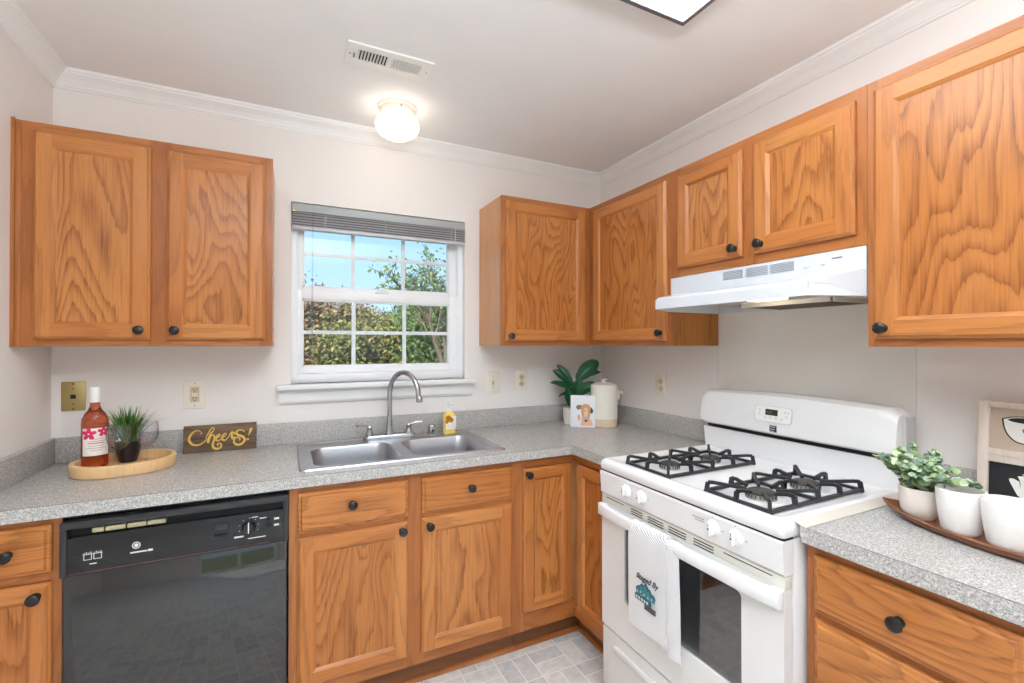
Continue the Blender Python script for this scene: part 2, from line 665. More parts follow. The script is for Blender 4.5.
def m_glass(name, tint=(1, 1, 1, 1), refl=1.0, edge=0):
    m = bpy.data.materials.new(name)
    m.use_nodes = True
    nt = m.node_tree
    nt.nodes.clear()
    o = nt.nodes.new('ShaderNodeOutputMaterial')
    mix = nt.nodes.new('ShaderNodeMixShader')
    t = nt.nodes.new('ShaderNodeBsdfTransparent')
    t.inputs[0].default_value = tint
    g = nt.nodes.new('ShaderNodeBsdfGlossy')
    g.inputs['Roughness'].default_value = .02
    lw = nt.nodes.new('ShaderNodeLayerWeight')
    lw.inputs[0].default_value = .5
    f = nt.nodes.new('ShaderNodeMath')
    f.operation = 'POWER'
    f.inputs[1].default_value = 3.0
    fa_ = nt.nodes.new('ShaderNodeMath')
    fa_.operation = 'MULTIPLY_ADD'
    fa_.inputs[1].default_value = .55
    fa_.inputs[2].default_value = .05
    nt.links.new(lw.outputs['Facing'], f.inputs[0])
    if edge:
        em = nt.nodes.new('ShaderNodeMix')
        em.data_type = 'RGBA'
        em.inputs[6].default_value = tint
        em.inputs[7].default_value = tuple(x * edge for x in tint[:3]) + (1,)
        nt.links.new(f.outputs[0], em.inputs[0])
        nt.links.new(em.outputs[2], t.inputs[0])
    nt.links.new(f.outputs[0], fa_.inputs[0])
    f = fa_
    mu = nt.nodes.new('ShaderNodeMath')
    mu.operation = 'MULTIPLY'
    mu.inputs[1].default_value = refl
    nt.links.new(f.outputs[0], mu.inputs[0])
    nt.links.new(mu.outputs[0], mix.inputs[0])
    nt.links.new(t.outputs[0], mix.inputs[1])
    nt.links.new(g.outputs[0], mix.inputs[2])
    nt.links.new(mix.outputs[0], o.inputs[0])
    return m


def m_emit(name, c, strength):
    m, nt, p = mat_base(name)
    p.inputs['Base Color'].default_value = (.8, .8, .8, 1)
    p.inputs['Emission Color'].default_value = c
    p.inputs['Emission Strength'].default_value = strength
    return m


pane_m = m_glass('window_glass', (.97, .98, .98, 1), .5)
wine_gl = m_glass('wine_glass', (.97, .97, .98, 1), 1.0, edge=.6)


def island_mat(name, cols, rough=.5, trans=0.15):
    m, nt, p = mat_base(name)
    g = nt.nodes.new('ShaderNodeNewGeometry')
    r = nt.nodes.new('ShaderNodeValToRGB')
    e = r.color_ramp.elements
    e[0].color = cols[0]
    e[1].color = cols[-1]
    for i, c in enumerate(cols[1:-1]):
        a = e.new((i + 1) / (len(cols) - 1))
        a.color = c
    nt.links.new(g.outputs['Random Per Island'], r.inputs[0])
    nt.links.new(r.outputs[0], p.inputs['Base Color'])
    p.inputs['Roughness'].default_value = rough
    return m


# ------------------------------------------------------------------ room shell
XL, ZC = -2.64, 2.455
YB = -6.0
XF = -5.3      # far side of the room opening to the left of the camera
YR = -1.0
WX0, WX1, WZ0, WZ1 = -1.795, -.925, 1.19, 2.055
fl = MB().box(XF - .1, .1, YB - .1, .1, -.05, 0).build('floor', m_floor())
struct(fl)
ce = MB().box(XF - .1, .1, YB - .1, .1, ZC, ZC + .05).build('ceiling', ceil_m)
struct(ce)
wb = MB()
wb.box(XL - .1, WX0, 0, .12, 0, ZC)
wb.box(WX1, .1, 0, .12, 0, ZC)
wb.box(WX0, WX1, 0, .12, 0, WZ0)
wb.box(WX0, WX1, 0, .12, WZ1, ZC)
struct(wb.build('wall_back', wall_m))
struct(MB().box(XL - .1, XL, YR, 0, 0, ZC).build('wall_left', wall_m))
struct(MB().box(XF, XL - .1, YR, YR + .1, 0, ZC).build('wall_return', wall_m))
struct(MB().box(XF - .1, XF, YB, YR + .1, 0, ZC).build('wall_far', wall_m))
struct(MB().box(0, .1, YB, 0, 0, ZC).build('wall_right', wall_m))
# unseen far end of the room: wide patio door added to let daylight in
wf = MB()
wf.box(XF, -2.5, YB - .1, YB, 0, ZC)
wf.box(-.14, 0, YB - .1, YB, 0, ZC)
wf.box(-2.5, -.14, YB - .1, YB, 2.2, ZC)
struct(wf.build('wall_front', wall_m))
pd = MB()
for x in (-2.5, -1.35, -.2):
    pd.box(x, x + .06, YB - .07, YB - .02, .03, 2.2)
pd.box(-2.5, -.14, YB - .07, YB - .02, 0, .08)
pd.box(-2.5, -.14, YB - .07, YB - .02, 2.14, 2.2)
pdo = pd.build('added_door_1', vinyl_m)
struct(pdo)
MB().box(-2.44, -1.35, YB - .05, YB - .045, .08, 2.14).box(-1.29, -.2, YB - .05, YB - .045, .08, 2.14).build('door_glass', pane_m, pdo)  # glazing of the added daylight door

# crown moulding
prof = [(0, -.066), (.006, -.066), (.008, -.060), (.012, -.058), (.016, -.048), (.026, -.034), (.038, -.024), (.046, -.018),
        (.048, -.012), (.054, -.010), (.056, 0), (0, 0)]
n_ = 0
for nm, ax, a, b, f in (('trim_1', 'x', XL, 0, lambda u, v: (-u, ZC + v)),
                        ('trim_2', 'y', YB, 0, lambda u, v: (-u, ZC + v)),
                        ('trim_3', 'y', YR, 0, lambda u, v: (XL + u, ZC + v))):
    mb = MB()
    mb.prism([f(u, v) for u, v in prof], ax, a, b)
    struct(mb.build(nm, trim_m))
# baseboards where the walls are free
bp_ = [(0, 0), (.014, 0), (.014, .07), (.008, .085), (0, .085)]
struct(MB().prism([(XL + u, v) for u, v in bp_], 'y', YR, -.66).build('baseboard_left', trim_m))
struct(MB().prism([(-u, v) for u, v in bp_], 'y', YB, -2.16).build('baseboard_right', trim_m))


# ------------------------------------------------------------------ window
win = group_empty('window_1', 'white double hung window with divided panes over the sink', 'window')
mb = MB()
Y0, Y1 = .035, .115
mb.box(WX0, WX0 + .028, Y0, Y1, WZ0, WZ1, bev=.003)
mb.box(WX1 - .028, WX1, Y0, Y1, WZ0, WZ1, bev=.003)
mb.box(WX0 + .028, WX1 - .028, Y0, Y1, WZ1 - .03, WZ1, bev=.003)
mb.box(WX0 + .028, WX1 - .028, Y0 - .005, Y1, WZ0, WZ0 + .045, bev=.003)
mb.build('window_frame', vinyl_m, win)


def sash(name, y0, y1, z0, z1, gx0, gx1, gz0, gz1, hz, xs=(-1.506, -1.248)):
    s = MB()
    x0, x1 = WX0 + .026, WX1 - .026
    s.box(x0, gx0, y0, y1, z0, z1, bev=.003)
    s.box(gx1, x1, y0, y1, z0, z1, bev=.003)
    s.box(gx0, gx1, y0, y1, gz1, z1, bev=.003)
    s.box(gx0, gx1, y0, y1, z0, gz0, bev=.003)
    # glazing bead
    s.box(gx0, gx0 + .008, y0 + .008, y1, gz0, gz1)
    s.box(gx1 - .008, gx1, y0 + .008, y1, gz0, gz1)
    s.box(gx0, gx1, y0 + .008, y1, gz0, gz0 + .008)
    s.box(gx0, gx1, y0 + .008, y1, gz1 - .008, gz1)
    so = s.build(name, vinyl_m, win)
    ym = (y0 + y1) / 2
    g = MB()
    for x in xs:
        g.box(x - .0095, x + .0095, ym - .004, ym + .004, gz0, gz1)
    g.box(gx0, gx1, ym - .0045, ym + .0045, hz - .009, hz + .009)
    g.build('grille', vinyl_m, so)
    MB().box(gx0 + .001, gx1 - .001, ym - .008, ym - .0065, gz0 + .001, gz1 - .001).build('glass', pane_m, so)
    return so


up_s = sash('upper_sash', .075, .105, 1.60, WZ1 - .025, -1.742, -.992, 1.662, 2.0, 1.828)
lo_s = sash('lower_sash', .042, .072, 1.236, 1.642, -1.746, -.998, 1.268, 1.598, 1.438)
MB().box(-1.40, -1.33, .030, .05, 1.642, 1.652, bev=.003).box(-1.375, -1.34, .024, .04, 1.652, 1.662, bev=.003).build('sash_lock', vinyl_m, lo_s)
mb = MB()
mb.box(-1.855, -.878, -.055, .04, 1.165, 1.19, bev=.006)
mb.build('window_sill', trim_m, win)
mb = MB()
mb.prism([(-.002, 1.10), (-.012, 1.10), (-.018, 1.112), (-.018, 1.15), (-.024, 1.165), (-.002, 1.165)], 'x', -1.845, -.888)
mb.build('window_apron', trim_m, win)

# blind, raised
bl = thing('window_blind', 'raised grey slatted mini blind bunched at the top of the window', 'blind', (0, 0, 0))
slat_m = plain('slat_grey', col(200, 202, 210), .35)
slat_b = plain('slat_brown', col(120, 104, 100), .45)
mb = MB()
mb.box(WX0 + .003, WX1 - .003, -.012, .024, 2.008, 2.047, bev=.003)
mb.build('head_rail', plain('rail_grey', col(172, 178, 180), .35), bl)
MB().box(WX0 + .004, WX0 + .022, -.0135, -.012, 2.008, 2.014).build('end_bracket', brass_m, bl)
MB().box(WX1 - .022, WX1 - .004, -.0135, -.012, 2.008, 2.014).build('end_bracket', brass_m, bl)
mb = MB()
z = 1.944
k = 0
while z < 2.004:
    w = 0.0018
    yy = random.uniform(-.001, .001)
    mb.prism([(-.012 + yy, z), (.0 + yy, z + .003), (.022 + yy, z), (.022 + yy, z - w), (0 + yy, z + .003 - w), (-.012 + yy, z - w)],
             'x', WX0 + .006, WX1 - .006, mat=1 if k % 3 == 1 else 0)
    z += .0042
    k += 1
mb.build('slat_stack', [slat_m, slat_b], bl)
MB().box(WX0 + .005, WX1 - .005, -.013, .022, 1.925, 1.941, bev=.003).build('bottom_rail', slat_m, bl)
tape_m = plain('tape_white', col(206, 208, 214), .6)
for x in (-1.645, -1.36, -1.01):
    MB().tube([(x - .007, -.0142, 1.938), (x + .007, -.0142, 2.0)], .0012, 5).tube([(x + .007, -.0142, 1.938), (x - .007, -.0142, 2.0)], .0012, 5).build('ladder_cord', tape_m, bl)
mb = MB()
mb.tube([(-1.70, -.022, 2.01), (-1.702, -.026, 1.9), (-1.704, -.028, 1.6), (-1.704, -.028, 1.31)], .0035, 8)
mb.build('wand', m_glass('clear_wand', (.93, .94, .95, 1), 1.5), bl)
MB().tube([(-.985, -.016, 2.01), (-.986, -.018, 1.94)], .0015, 6).build('lift_cord', white_pl, bl)

# small latch objects seen on the sill


# ------------------------------------------------------------------ oak cabinets
def knob(parent, x, z, y):
    mb = MB()
    mb.lathe([(.0115, 0), (.0105, .002), (.0055, .004), (.005, .012), (.0075, .015), (.0145, .018), (.0165, .0225), (.0155, .0265),
              (.011, .0295), (.0045, .031), (0.0001, .0312)], x, y, z, 24, axis='y')
    return mb.build('knob', knob_m, parent)


def panel_door(parent, x0, x1, z0, z1, yf, kn=None, st=.050, th=.019):
    """frame and flat panel door; front face at y=yf, back at yf+th"""
    mb = MB()
    yb = yf + th
    e = .007          # eased outer edge
    r = st
    # outer edge slope ring (thumbnail edge)
    def ring(a, ya, b, yb_, mv=0, mh=1):
        A = [(x0 + a, ya, z0 + a), (x1 - a, ya, z0 + a), (x1 - a, ya, z1 - a), (x0 + a, ya, z1 - a)]
        Bq = [(x0 + b, yb_, z0 + b), (x1 - b, yb_, z0 + b), (x1 - b, yb_, z1 - b), (x0 + b, yb_, z1 - b)]
        mb.add(A + Bq, [(0, 1, 5, 4)], mh)
        mb.add(A + Bq, [(1, 2, 6, 5)], mv)
        mb.add(A + Bq, [(2, 3, 7, 6)], mh)
        mb.add(A + Bq, [(3, 0, 4, 7)], mv)
    ring(0, yb, 0, yf + .009)
    ring(0, yf + .009, .003, yf + .0055)
    ring(.003, yf + .0055, .0045, yf + .0052)
    ring(.0045, yf + .0052, .009, yf)
    # face: stiles full height, rails between
    E0 = .009
    mb.add([(x0 + E0, yf, z0 + E0), (x0 + r, yf, z0 + E0), (x0 + r, yf, z1 - E0), (x0 + E0, yf, z1 - E0)], [(0, 1, 2, 3)], 0)
    mb.add([(x1 - r, yf, z0 + E0), (x1 - E0, yf, z0 + E0), (x1 - E0, yf, z1 - E0), (x1 - r, yf, z1 - E0)], [(0, 1, 2, 3)], 0)
    mb.add([(x0 + r, yf, z0 + E0), (x1 - r, yf, z0 + E0), (x1 - r, yf, z0 + r), (x0 + r, yf, z0 + r)], [(0, 1, 2, 3)], 1)
    mb.add([(x0 + r, yf, z1 - r), (x1 - r, yf, z1 - r), (x1 - r, yf, z1 - E0), (x0 + r, yf, z1 - E0)], [(0, 1, 2, 3)], 1)
    # hairline joint between stile and rail
    for xs in (x0 + r, x1 - r):
        for za, zb in ((z0 + E0, z0 + r), (z1 - r, z1 - E0)):
            mb.box(xs - .0006, xs + .0006, yf - .0001, yf + .001, za, zb, 3)
    ring(r, yf, r + .003, yf + .0022)
    ring(r + .003, yf + .0022, r + .0045, yf + .0028)
    ring(r + .0045, yf + .0028, r + .011, yf + .0085)
    q = r + .011
    mb.add([(x0 + q, yf + .0085, z0 + q), (x1 - q, yf + .0085, z0 + q), (x1 - q, yf + .0085, z1 - q), (x0 + q, yf + .0085, z1 - q)], [(0, 1, 2, 3)], 2)
    mb.add([(x0, yb, z0), (x1, yb, z0), (x1, yb, z1), (x0, yb, z1)], [(0, 3, 2, 1)], 0)
    d = mb.build('door', [oak_v, oak_h, oak_p, frm_v], parent)
    if kn:
        knob(d, kn[0], kn[1], yf)
    return d


def slab_drawer(parent, x0, x1, z0, z1, yf, kn=None, th=.019):
    mb = MB()
    yb = yf + th
    L = [(0, yb), (0, yf + .010), (.003, yf + .007), (.010, yf + .0055), (.0115, yf + .003), (.014, yf)]
    loops = []
    for a, y in L:
        loops.append([(x0 + a, y, z0 + a), (x1 - a, y, z0 + a), (x1 - a, y, z1 - a), (x0 + a, y, z1 - a)])
    loft(mb, loops, 0, True, True, smooth=False)
    d = mb.build('drawer', [oak_ph], parent)
    if kn:
        knob(d, kn[0], kn[1], yf)
    return d


def face_frame(parent, x0, x1, z0, z1, yf, stiles, rails, th=.019, top=.035, bot=.035, name='face_frame'):
    """stiles: list of (xa, xb); rails: list of (xa, xb, za, zb)"""
    mb = MB()
    for xa, xb in stiles:
        mb.box(xa, xb, yf, yf + th, z0, z1, 0)
    for xa, xb, za, zb in rails:
        mb.box(xa, xb, yf + .0003, yf + th, za, zb, 1)
    return mb.build(name, [frm_v, frm_h], parent)


UZ0, UZ1, UD = 1.372, 2.134, .300
R90 = -PI / 2

# --- left upper pair
t = thing('wall_cabinet', 'two-door oak wall cabinet left of the window, against the left wall', 'cabinet', (XL, 0, 0))
W = -1.865 - XL
mb = MB(); mb.box(.025, W, -.003, -UD + .019, UZ0, UZ1); mb.build('body', side_m, t)
mb = MB(); mb.box(.0, .024, -.12, -UD - .004, UZ0 - .002, UZ1, 0, bev=.002); mb.box(.0, .010, -UD - .004, -UD - .010, UZ0 - .002, UZ1 + .003, 0)
mb.build('filler_strip', frm_v, t)
face_frame(t, 0, W, UZ0, UZ1, -UD, [(.024, .075), (.37, .435), (W - .045, W)],
           [(.075, .37, UZ0, UZ0 + .04), (.435, W - .045, UZ0, UZ0 + .04), (.075, .37, UZ1 - .045, UZ1), (.435, W - .045, UZ1 - .045, UZ1)])
yf = -UD - .0195
panel_door(t, -2.583 - XL, -2.263 - XL, 1.396, 2.105, yf, (-2.293 - XL, 1.430))
panel_door(t, -2.215 - XL, -1.893 - XL, 1.396, 2.105, yf, (-2.187 - XL, 1.430))

# --- single door upper right of the window
t = thing('wall_cabinet', 'single-door oak wall cabinet immediately right of the window', 'cabinet', (-.84, 0, 0))
W = .84 - UD
mb = MB(); mb.box(0, W + .26, -.003, -UD + .019, UZ0, UZ1, 0); mb.build('body', side_m, t)
face_frame(t, 0, W, UZ0, UZ1, -UD, [(0, .045), (W - .045, W)], [(.045, W - .045, UZ0, UZ0 + .04), (.045, W - .045, UZ1 - .045, UZ1)])
panel_door(t, .021, .500, 1.394, 2.112, yf, (.040, 1.42))

# --- corner upper on the right wall
t = thing('wall_cabinet', 'single-door oak wall cabinet in the corner, left of the range hood', 'cabinet', (0, -UD, 0), R90)
W = .902 - UD
mb = MB(); mb.box(.001, W - .001, -.003, -UD + .019, UZ0, UZ1, 0)
mb.build('body', side_dark, t)
face_frame(t, 0, W, UZ0, UZ1, -UD, [(0, .05), (W - .040, W)], [(.05, W - .040, UZ0, UZ0 + .04), (.05, W - .04, UZ1 - .045, UZ1)])
panel_door(t, .050, .599 - .012, 1.394, 2.104, yf, (.56, 1.429))

# --- short pair over the hood
HZ0 = 1.668
t = thing('wall_cabinet', 'short two-door oak wall cabinet directly above the range hood', 'cabinet', (0, -.902, 0), R90)
W = .765
mb = MB(); mb.box(.001, W - .001, -.003, -UD + .019, HZ0, UZ1); mb.build('body', side_m, t)
face_frame(t, 0, W, HZ0, UZ1, -UD, [(0, .055), (.355, .415), (W - .035, W)],
           [(.055, .355, HZ0, HZ0 + .045), (.415, W - .035, HZ0, HZ0 + .045), (.055, .355, UZ1 - .05, UZ1), (.415, W - .035, UZ1 - .05, UZ1)])
panel_door(t, .050, .361, 1.702, 2.098, yf, (.336, 1.734))
panel_door(t, .410, .738, 1.702, 2.098, yf, (.441, 1.732))

# --- right upper
t = thing('wall_cabinet', 'tall oak wall cabinet right of the range hood, its door cut by the photo edge', 'cabinet', (0, -1.668, 0), R90)
W = .50
mb = MB(); mb.box(.001, W, -.003, -UD + .019, UZ0, UZ1); mb.build('body', side_m, t)
face_frame(t, 0, W, UZ0, UZ1, -UD, [(0, .045), (W - .045, W)], [(.045, W - .045, UZ0, UZ0 + .04), (.045, W - .045, UZ1 - .045, UZ1)])
panel_door(t, .021, W - .02, 1.394, 2.104, yf, (.046, 1.424))

# --- base cabinets
BZ0, BZ1, BD = .115, .875, .605
ybf = -BD - .0195


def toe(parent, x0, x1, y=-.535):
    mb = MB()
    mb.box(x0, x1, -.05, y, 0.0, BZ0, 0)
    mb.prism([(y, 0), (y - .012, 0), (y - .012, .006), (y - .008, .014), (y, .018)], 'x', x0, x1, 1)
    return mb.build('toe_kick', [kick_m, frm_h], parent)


t = thing('base_cabinet', 'narrow oak base cabinet left of the dishwasher, one drawer over one door', 'cabinet', (XL, 0, 0))
W = .232
MB().box(.001, W, -.003, -BD + .019, BZ0, BZ1).build('body', side_m, t)
face_frame(t, 0, W, BZ0, BZ1, -BD, [(0, .03), (W - .030, W)],
           [(.03, W - .03, BZ1 - .03, BZ1), (.03, W - .03, .69, .72), (.03, W - .03, BZ0, BZ0 + .04)])
slab_drawer(t, .014, W - .020, .716, .853, ybf, (.122, .785))
panel_door(t, .014, W - .020, .16, .688, ybf, (W - .050, .655), st=.042)
toe(t, 0, W)

t = thing('base_cabinet', 'oak sink base cabinet with two false drawer fronts over two doors', 'cabinet', (-1.805, 0, 0))
W = .914
mb = MB()
mb.box(.001, .019, -.003, -BD + .019, BZ0, BZ1)
mb.box(W - .019, W - .001, -.003, -BD + .019, BZ0, BZ1)
mb.box(.019, W - .019, -.003, -BD + .019, BZ0, BZ0 + .018)
mb.box(.019, W - .019, -.003, -.012, BZ0, BZ1)
mb.build('body', side_m, t)
face_frame(t, 0, W, BZ0, BZ1, -BD, [(0, .038), (.405, .485), (W - .055, W)],
           [(a, b, c, d) for a, b in ((.038, .405), (.485, W - .055)) for c, d in ((BZ1 - .035, BZ1), (.685, .72), (BZ0, BZ0 + .06))])
X = -1.805
slab_drawer(t, -1.777 - X, -1.386 - X, .708, .850, ybf, (-1.594 - X, .791))
slab_drawer(t, -1.332 - X, -.935 - X, .708, .850, ybf, (-1.129 - X, .789))
panel_door(t, -1.777 - X, -1.386 - X, .160, .690, ybf, (-1.411 - X, .660))
panel_door(t, -1.332 - X, -.935 - X, .160, .690, ybf, (-1.304 - X, .661))
toe(t, 0, W)

t = thing('corner_cabinet', 'L-shaped oak corner base cabinet with two doors meeting in the corner', 'cabinet', (0, 0, 0))
mb = MB()
LL = [(-.889, -.003), (-.889, -BD + .019), (-BD + .019, -BD + .019), (-BD + .019, -.900), (-.003, -.900), (-.003, -.003)]
mb.prism(LL, 'z', BZ0, BZ1)
mb.build('body', side_m, t)
mb = MB()
mb.box(-.890, -.874, -BD, -BD + .019, BZ0, BZ1, 0)
mb.box(-.874, -BD, -BD, -BD + .019, BZ1 - .04, BZ1, 1)
mb.box(-.874, -BD, -BD, -BD + .019, BZ0, .195, 1)
mb.box(-BD + .019, -BD, -BD, -.900, BZ1 - .04, BZ1, 2)
mb.box(-BD + .019, -BD, -BD, -.900, BZ0, .155, 2)
mb.box(-BD + .019, -BD, -.880, -.900, BZ0, BZ1, 0)
frm_y = oak('oak_frame_depth', 'y', FL, FM, FD, 8, 7, contrast=.7)
mb.build('face_frame', [frm_v, frm_h, frm_y], t)
panel_door(t, -.879, -.630, .200, .832, ybf, (-.862, .808), st=.045)
# door on the right-hand leg (built in the turned frame)
hold = bpy.data.objects.new('door_leg', None)
d2 = panel_door(t, .648, .894, .165, .832, ybf, (.872, .800), st=.045)
bpy.data.objects.remove(hold)
d2.rotation_euler = (0, 0, R90)
mb = MB()
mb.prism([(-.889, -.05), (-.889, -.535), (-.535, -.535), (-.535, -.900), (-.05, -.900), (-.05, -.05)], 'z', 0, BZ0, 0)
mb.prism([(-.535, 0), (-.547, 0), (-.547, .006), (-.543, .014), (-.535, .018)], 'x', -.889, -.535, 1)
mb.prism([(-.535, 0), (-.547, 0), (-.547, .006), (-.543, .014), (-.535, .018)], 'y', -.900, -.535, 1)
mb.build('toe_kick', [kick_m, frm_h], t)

t = thing('drawer_cabinet', 'oak base cabinet of stacked drawers at right of the stove', 'cabinet', (0, -1.678, 0), R90)
W = .43
MB().box(.001, W, -.003, -BD + .019, BZ0, BZ1).build('body', frm_v, t)
face_frame(t, 0, W, BZ0, BZ1, -BD, [(0, .03), (W - .03, W)],
           [(.03, W - .03, BZ1 - .035, BZ1), (.03, W - .03, .68, .72), (.03, W - .03, .40, .43), (.03, W - .03, BZ0, BZ0 + .04)])
slab_drawer(t, .022, .396, .706, .848, ybf, (.207, .779))
slab_drawer(t, .022, .396, .425, .688, ybf, (.207, .56))
slab_drawer(t, .022, .396, .145, .407, ybf, (.207, .28))
toe(t, 0, W)

# ------------------------------------------------------------------ countertops
ct = thing('countertop', 'grey speckled laminate countertop running from the left wall round the corner', 'countertop', (0, 0, 0))
SX0, SX1, SY0, SY1 = -1.755, -.955, -.555, -.095
outer = [(XL + .001, -.001), (XL + .001, -.632), (-.632, -.632), (-.632, -.902), (-.001, -.902), (-.001, -.001)]
hole = [(SX0, SY0), (SX1, SY0), (SX1, SY1), (SX0, SY1)]
mb = MB()
mb.holed(outer, [hole], .876, .914)
mb.build('worktop', lam, ct)
mb = MB()
mb.box(XL + .001, -.632, -.632, -.6355, .8755, .9135, 0)
mb.box(-.632, -.6355, -.6355, -.902, .8755, .9135, 0)
mb.box(XL + .001, -.635, -.632, -.6345, .9135, .9143, 1)
mb.box(-.6325, -.6345, -.6345, -.902, .9135, .9143, 1)
mb.build('front_edge', [lam, lam_edge], ct)
mb = MB()
mb.box(XL + .001, -.001, -.001, -.020, .914, 1.012, bev=.002)
mb.box(XL + .001, XL + .020, -.020, -.634, .914, 1.012, bev=.002)
mb.box(-.001, -.020, -.020, -.902, .914, 1.012, bev=.002)
mb.build('backsplash', lam, ct)
ct2 = thing('countertop', 'grey speckled laminate countertop at right of the stove, under the tray of cups', 'countertop', (0, 0, 0))
CY1 = -2.115
MB().box(-.001, -.632, -1.680, CY1, .876, .914).build('worktop', lam, ct2)
MB().box(-.632, -.6355, -1.680, CY1, .8755, .9135, 0).box(-.6325, -.6345, -1.680, CY1, .9135, .9143, 1).build('front_edge', [lam, lam_edge], ct2)
MB().box(-.001, -.020, -1.680, CY1, .914, 1.012, bev=.002).build('backsplash', lam, ct2)
g = MB()
g.prism([(-1.662, .9255), (-1.694, .9165), (-1.694, .9148), (-1.6815, .9148), (-1.6815, .89), (-1.6795, .89), (-1.6795, .918), (-1.662, .923)], 'x', -.10, -.638)
tag(g.build('gap_cover', plain('beige_strip', col(214, 206, 196), .45)), 'thin beige gap cover strip between the stove and the right counter', 'strip')

# panel on the wall behind the stove
g = MB().box(-.0005, -.004, -.906, -1.655, .90, 1.64)
tag(g.build('splash_panel', plain('panel_enamel', col(234, 229, 222), .12)), 'smooth glossy off-white splash panel on the wall behind the stove', 'panel')

# ------------------------------------------------------------------ sink
sk = thing('kitchen_sink', 'stainless steel double bowl sink set into the counter under the window', 'sink', (0, 0, 0))
mb = MB()
zt = .9175
OX0, OX1, OY0, OY1 = -1.772, -.938, -.575, -.075
B1 = (-1.722, -1.382, -.532, -.185)
B2 = (-1.332, -.988, -.532, -.185)
outer = rrect(OX0 + .004, OX1 - .004, OY0 + .004, OY1 - .004, .022)
h1 = rrect(*B1, .06, 8)
h2 = rrect(*B2, .06, 8)
b = bmesh.new()
edges = []
for lp in (outer, h1, h2):
    vv = [b.verts.new((p[0], p[1], zt)) for p in lp]
    for i in range(len(vv)):
        edges.append(b.edges.new((vv[i], vv[(i + 1) % len(vv)])))
bmesh.ops.triangle_fill(b, use_beauty=True, use_dissolve=False, edges=edges)
mb.bm(b, 0, False)


def ringz(f, z):
    return [(p[0], p[1], z) for p in f]


# raised rolled rim
loft(mb, [ringz(rrect(OX0 + .010, OX1 - .010, OY0 + .010, OY1 - .010, .018), zt), ringz(rrect(OX0 + .007, OX1 - .007, OY0 + .007, OY1 - .007, .02), zt + .0028),
          ringz(rrect(OX0 + .003, OX1 - .003, OY0 + .003, OY1 - .003, .022), zt + .0028), ringz(rrect(OX0, OX1, OY0, OY1, .024), .9145)])
mb.build('sink_deck', steel, sk)
for bx in (B1, B2):
    mb = MB()
    x0, x1, y0, y1 = bx
    L = [ringz(rrect(x0, x1, y0, y1, .06, 8), zt)]
    for d, z, r in ((.003, zt - .002, .058), (.006, zt - .010, .056), (.012, .86, .056), (.020, .79, .055), (.032, .765, .05), (.055, .752, .05), (.10, .748, .05)):
        L.append(ringz(rrect(x0 + d, x1 - d, y0 + d, y1 - d, r, 8), z))
    loft(mb, L, 0, False, True)
    mb.lathe([(.045, .7485), (.040, .7505), (.030, .7495), (.028, .744), (.0001, .743)], (x0 + x1) / 2, (y0 + y1) / 2, 0, 24, mat=1)
    mb.build('bowl', [steel, chrome], sk)

# faucet
fa = thing('faucet', 'chrome gooseneck kitchen faucet with two lever handles', 'faucet', (-1.357, -.108, zt + .0005))
mb = MB()
loft(mb, [[(p[0], p[1], z) for p in rrect(-.125 + d, .125 - d, -.028 + d, .028 - d, .027 - d, 6)] for d, z in ((0, 0), (0, .014), (.003, .019), (.008, .021))], 0, True, True)
mb.build('base_plate', chrome, fa)
tx, ty = .104, -.150
pts = [(0, 0, .02), (0, 0, .08), (0, 0, .15), (0, 0, .218)]
R = math.hypot(tx, ty) / 2
for i in range(1, 15):
    a = PI - i * PI * 1.0 / 14
    f = (1 + math.cos(a)) / 2
    pts.append((tx * f, ty * f, .218 + math.sin(a) * (R * 1.16)))
pts.append((tx * 1.03, ty * 1.03, .200))
rr = [.0125] * len(pts)
mb = MB()
mb.lathe([(.022, .018), (.021, .03), (.016, .045), (.0145, .07), (.013, .10), (.0125, .11)], 0, 0, 0, 24)
mb.tube(pts, rr, 16)
mb.lathe([(.0155, 0), (.0155, .020), (.0125, .026)], tx * 1.03, ty * 1.03, .188, 20)
mb.build('spout', chrome, fa)
for s in (-1, 1):
    mb = MB()
    mb.lathe([(.019, .018), (.018, .03), (.013, .042), (.012, .055), (.014, .060), (.011, .067), (.0001, .069)], s * .095, 0, 0, 20)
    mb.tube([(s * .095, 0, .058), (s * .11, -.004, .068), (s * .135, -.010, .073), (s * .158, -.014, .074)], [.0095, .0085, .008, .0095], 10, flat=.75)
    mb.build('lever_handle', chrome, fa)
ag = thing('air_gap', 'small chrome air gap cylinder on the sink beside the faucet', 'air gap', (-1.145, -.112, zt + .0005))
MB().lathe([(.024, 0), (.024, .006), (.0195, .009), (.019, .045), (.0165, .051), (.0001, .052)], n=24).build('cap', chrome, ag)
MB().box(-.006, .006, -.0196, -.018, .018, .028).box(-.003, .003, -.0196, -.018, .034, .038).build('slot', dark_slot, ag)

